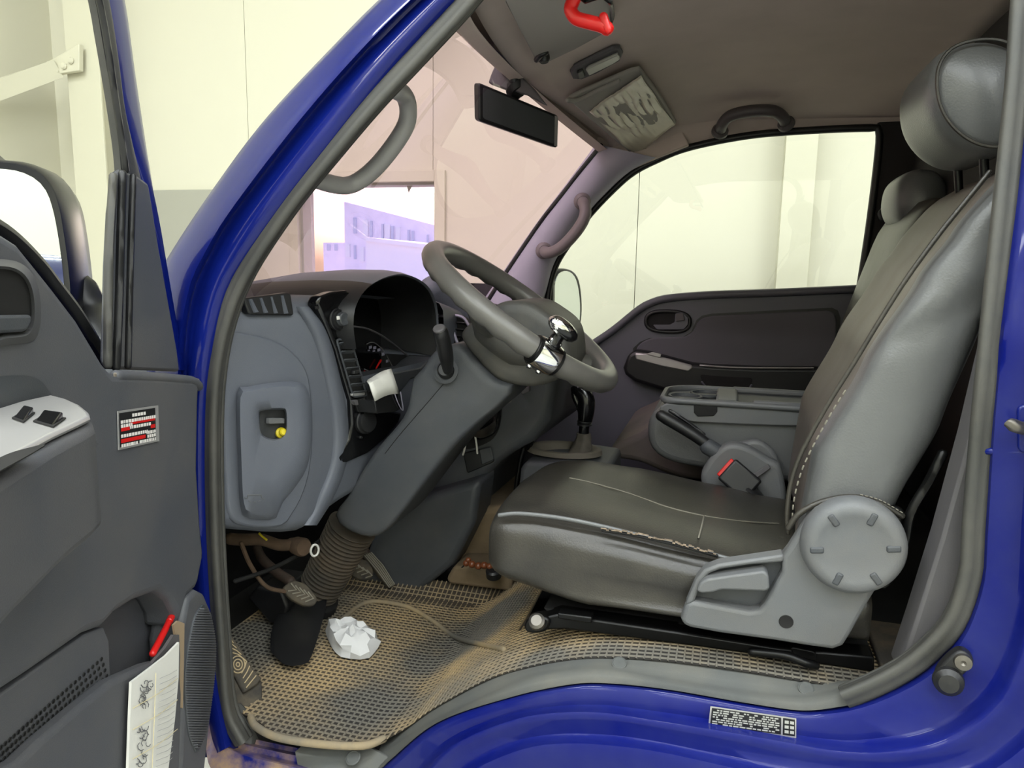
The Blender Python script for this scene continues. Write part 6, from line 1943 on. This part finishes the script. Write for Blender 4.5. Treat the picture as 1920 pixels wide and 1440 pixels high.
# roof lamp
DL = thing('dome_lamp', tuple(lin_at(1118, 122, 0.03)), 'slim oval roof lamp with pale lens between the visors', 'lamp')
sheet('base', rounded([V(1070, 140, 0), V(1076, 128, 0), V(1150, 92, 0), V(1166, 95, 0), V(1168, 108, 0), V(1100, 148, 0), V(1078, 152, 0)], 6) and [(1069, 138), (1076, 127), (1110, 110), (1148, 92), (1162, 92), (1168, 102), (1162, 115), (1120, 138), (1090, 150), (1074, 149)], M_trimdk, DL, 0.012, 0.010)
sheet('lens', [(1098, 133), (1104, 128), (1158, 104), (1163, 112), (1150, 120), (1104, 143)], M_lens, DL, 0.020, 0.008, 0.003)
sheet('lamp_switch', [(1082, 138), (1092, 133), (1097, 144), (1086, 149)], M_black, DL, 0.019, 0.007, 0.002)

# red clip hooked on the driver's visor
RC = thing('red_clip', tuple(lin_at(1100, 40, 0.05)), 'red plastic clip hooked on the driver sun visor', 'clip')
_yc = lin_at(1100, 45, 0.05).y - 0.02
tube('hook', [P(x, y, _yc) for x, y in [(1090, -22), (1076, 0), (1070, 18), (1080, 34), (1102, 41), (1128, 48), (1140, 55)]], 0.0085, M_red, RC, n=30, seg=10)
tube('jaw', [P(x, y, _yc - 0.004) for x, y in [(1131, 30), (1135, 42), (1141, 58)]], 0.0055, M_red, RC, n=8, seg=8)
tube('dark_loop', [lin_at(x, y, 0.04) for x, y in [(1088, -6), (1096, 6), (1100, -2), (1130, -8), (1146, 8), (1148, 36), (1140, 52)]], 0.003, M_rail, RC, n=24, seg=6)

# ------------------------------------------------------------------ fittings on the sill and rear pillar
TP = thing('type_plate', tuple(P(1410, 1383, 0.886)), 'black data plate with silver border on the blue sill', 'plate')
tq = [(1332, 1325), (1493, 1348), (1493, 1384), (1328, 1362)]
def tpp(x, y, o):
    return P(x, y, o)
Ya = 0.8800
prism('plate', [P(x, y, Ya) for x, y in tq], (0, 0.0015, 0), M_silver, TP, bevel=0)
def tl(u, v, k=0.0):
    a = P(*tq[0], Ya - 0.0004 - k).lerp(P(*tq[1], Ya - 0.0004 - k), u)
    c = P(*tq[3], Ya - 0.0004 - k).lerp(P(*tq[2], Ya - 0.0004 - k), u)
    return a.lerp(c, v)
def tbars(name, lst, m, k):
    bb = Bag()
    for (u0, u1, v0, v1) in lst:
        bb.put(([tl(u0, v0, k), tl(u1, v0, k), tl(u1, v1, k), tl(u0, v1, k)], [(0, 1, 2, 3)]))
    bb.build(name, m, TP, smooth=0)
tbars('field', [(0.02, 0.83, 0.05, 0.92), (0.85, 0.985, 0.05, 0.92)], M_ink, 0.0)
ls = []
rnd = random.Random(8)
for r in range(7):
    v0 = 0.10 + r * 0.115
    u = 0.04
    while u < 0.80:
        w = 0.02 + 0.05 * rnd.random()
        if rnd.random() < 0.78:
            ls.append((u, min(0.81, u + w), v0, v0 + 0.07))
        u += w + 0.012
for r in range(3):
    for c in range(2):
        ls.append((0.87 + 0.06 * c, 0.915 + 0.06 * c, 0.16 + 0.25 * r, 0.32 + 0.25 * r))
tbars('lettering', ls, mat('plate_grey_lettering', (165, 165, 160), 0.6), 0.0004)

BS_ = thing('door_bump_stop', tuple(P(1790, 1290, 0.88)), 'black rubber bump stop plate with a silver screw on the rear pillar', 'bump stop')
bn = V(-0.18, -0.95, 0.1).normalized()
bc = P(1792, 1256, 0.872)
def bpp(x, y, o=0):
    return PP(x, y, bc + bn * o, bn)
prism('plate', cat_rom([bpp(*q) for q in [(1754, 1266), (1766, 1246), (1790, 1224), (1808, 1222), (1824, 1236), (1822, 1250), (1796, 1276), (1776, 1290), (1758, 1284)]], 36, True), -bn * 0.02, M_black, BS_, bevel=0.003)
lathe('screw', [(0, 0), (0.0095, 0), (0.0085, 0.004), (0.003, 0.005), (0, 0.003)], bpp(1806, 1241, 0.0005), bn, M_steel, BS_, seg=18)
lathe('rubber_button', [(0, 0), (0.016, 0), (0.015, 0.006), (0.010, 0.011), (0, 0.012)], bpp(1778, 1276, 0.0), bn, M_black, BS_, seg=22)

SK = thing('door_striker', tuple(P(1915, 800, 0.885)), 'steel latch striker on the blue rear pillar', 'striker')
prism('striker_plate', rounded([P(1908, 760, 0.884), P(1960, 758, 0.884), P(1958, 850, 0.884), P(1910, 850, 0.884)], 0.008), (0, 0.006, 0), M_blue, SK, bevel=0.002)
tube('striker_loop', [P(1935, 800, 0.886), P(1915, 800, 0.87), P(1897, 794, 0.855), P(1896, 798, 0.85), P(1915, 805, 0.86), P(1940, 806, 0.886)], 0.0055, M_steel, SK, n=20, seg=10)
tube('pressed_step', [P(1850, 846, 0.9), P(1880, 847, 0.893), P(1930, 848, 0.89)], 0.004, M_blue, SK, n=8, seg=8)
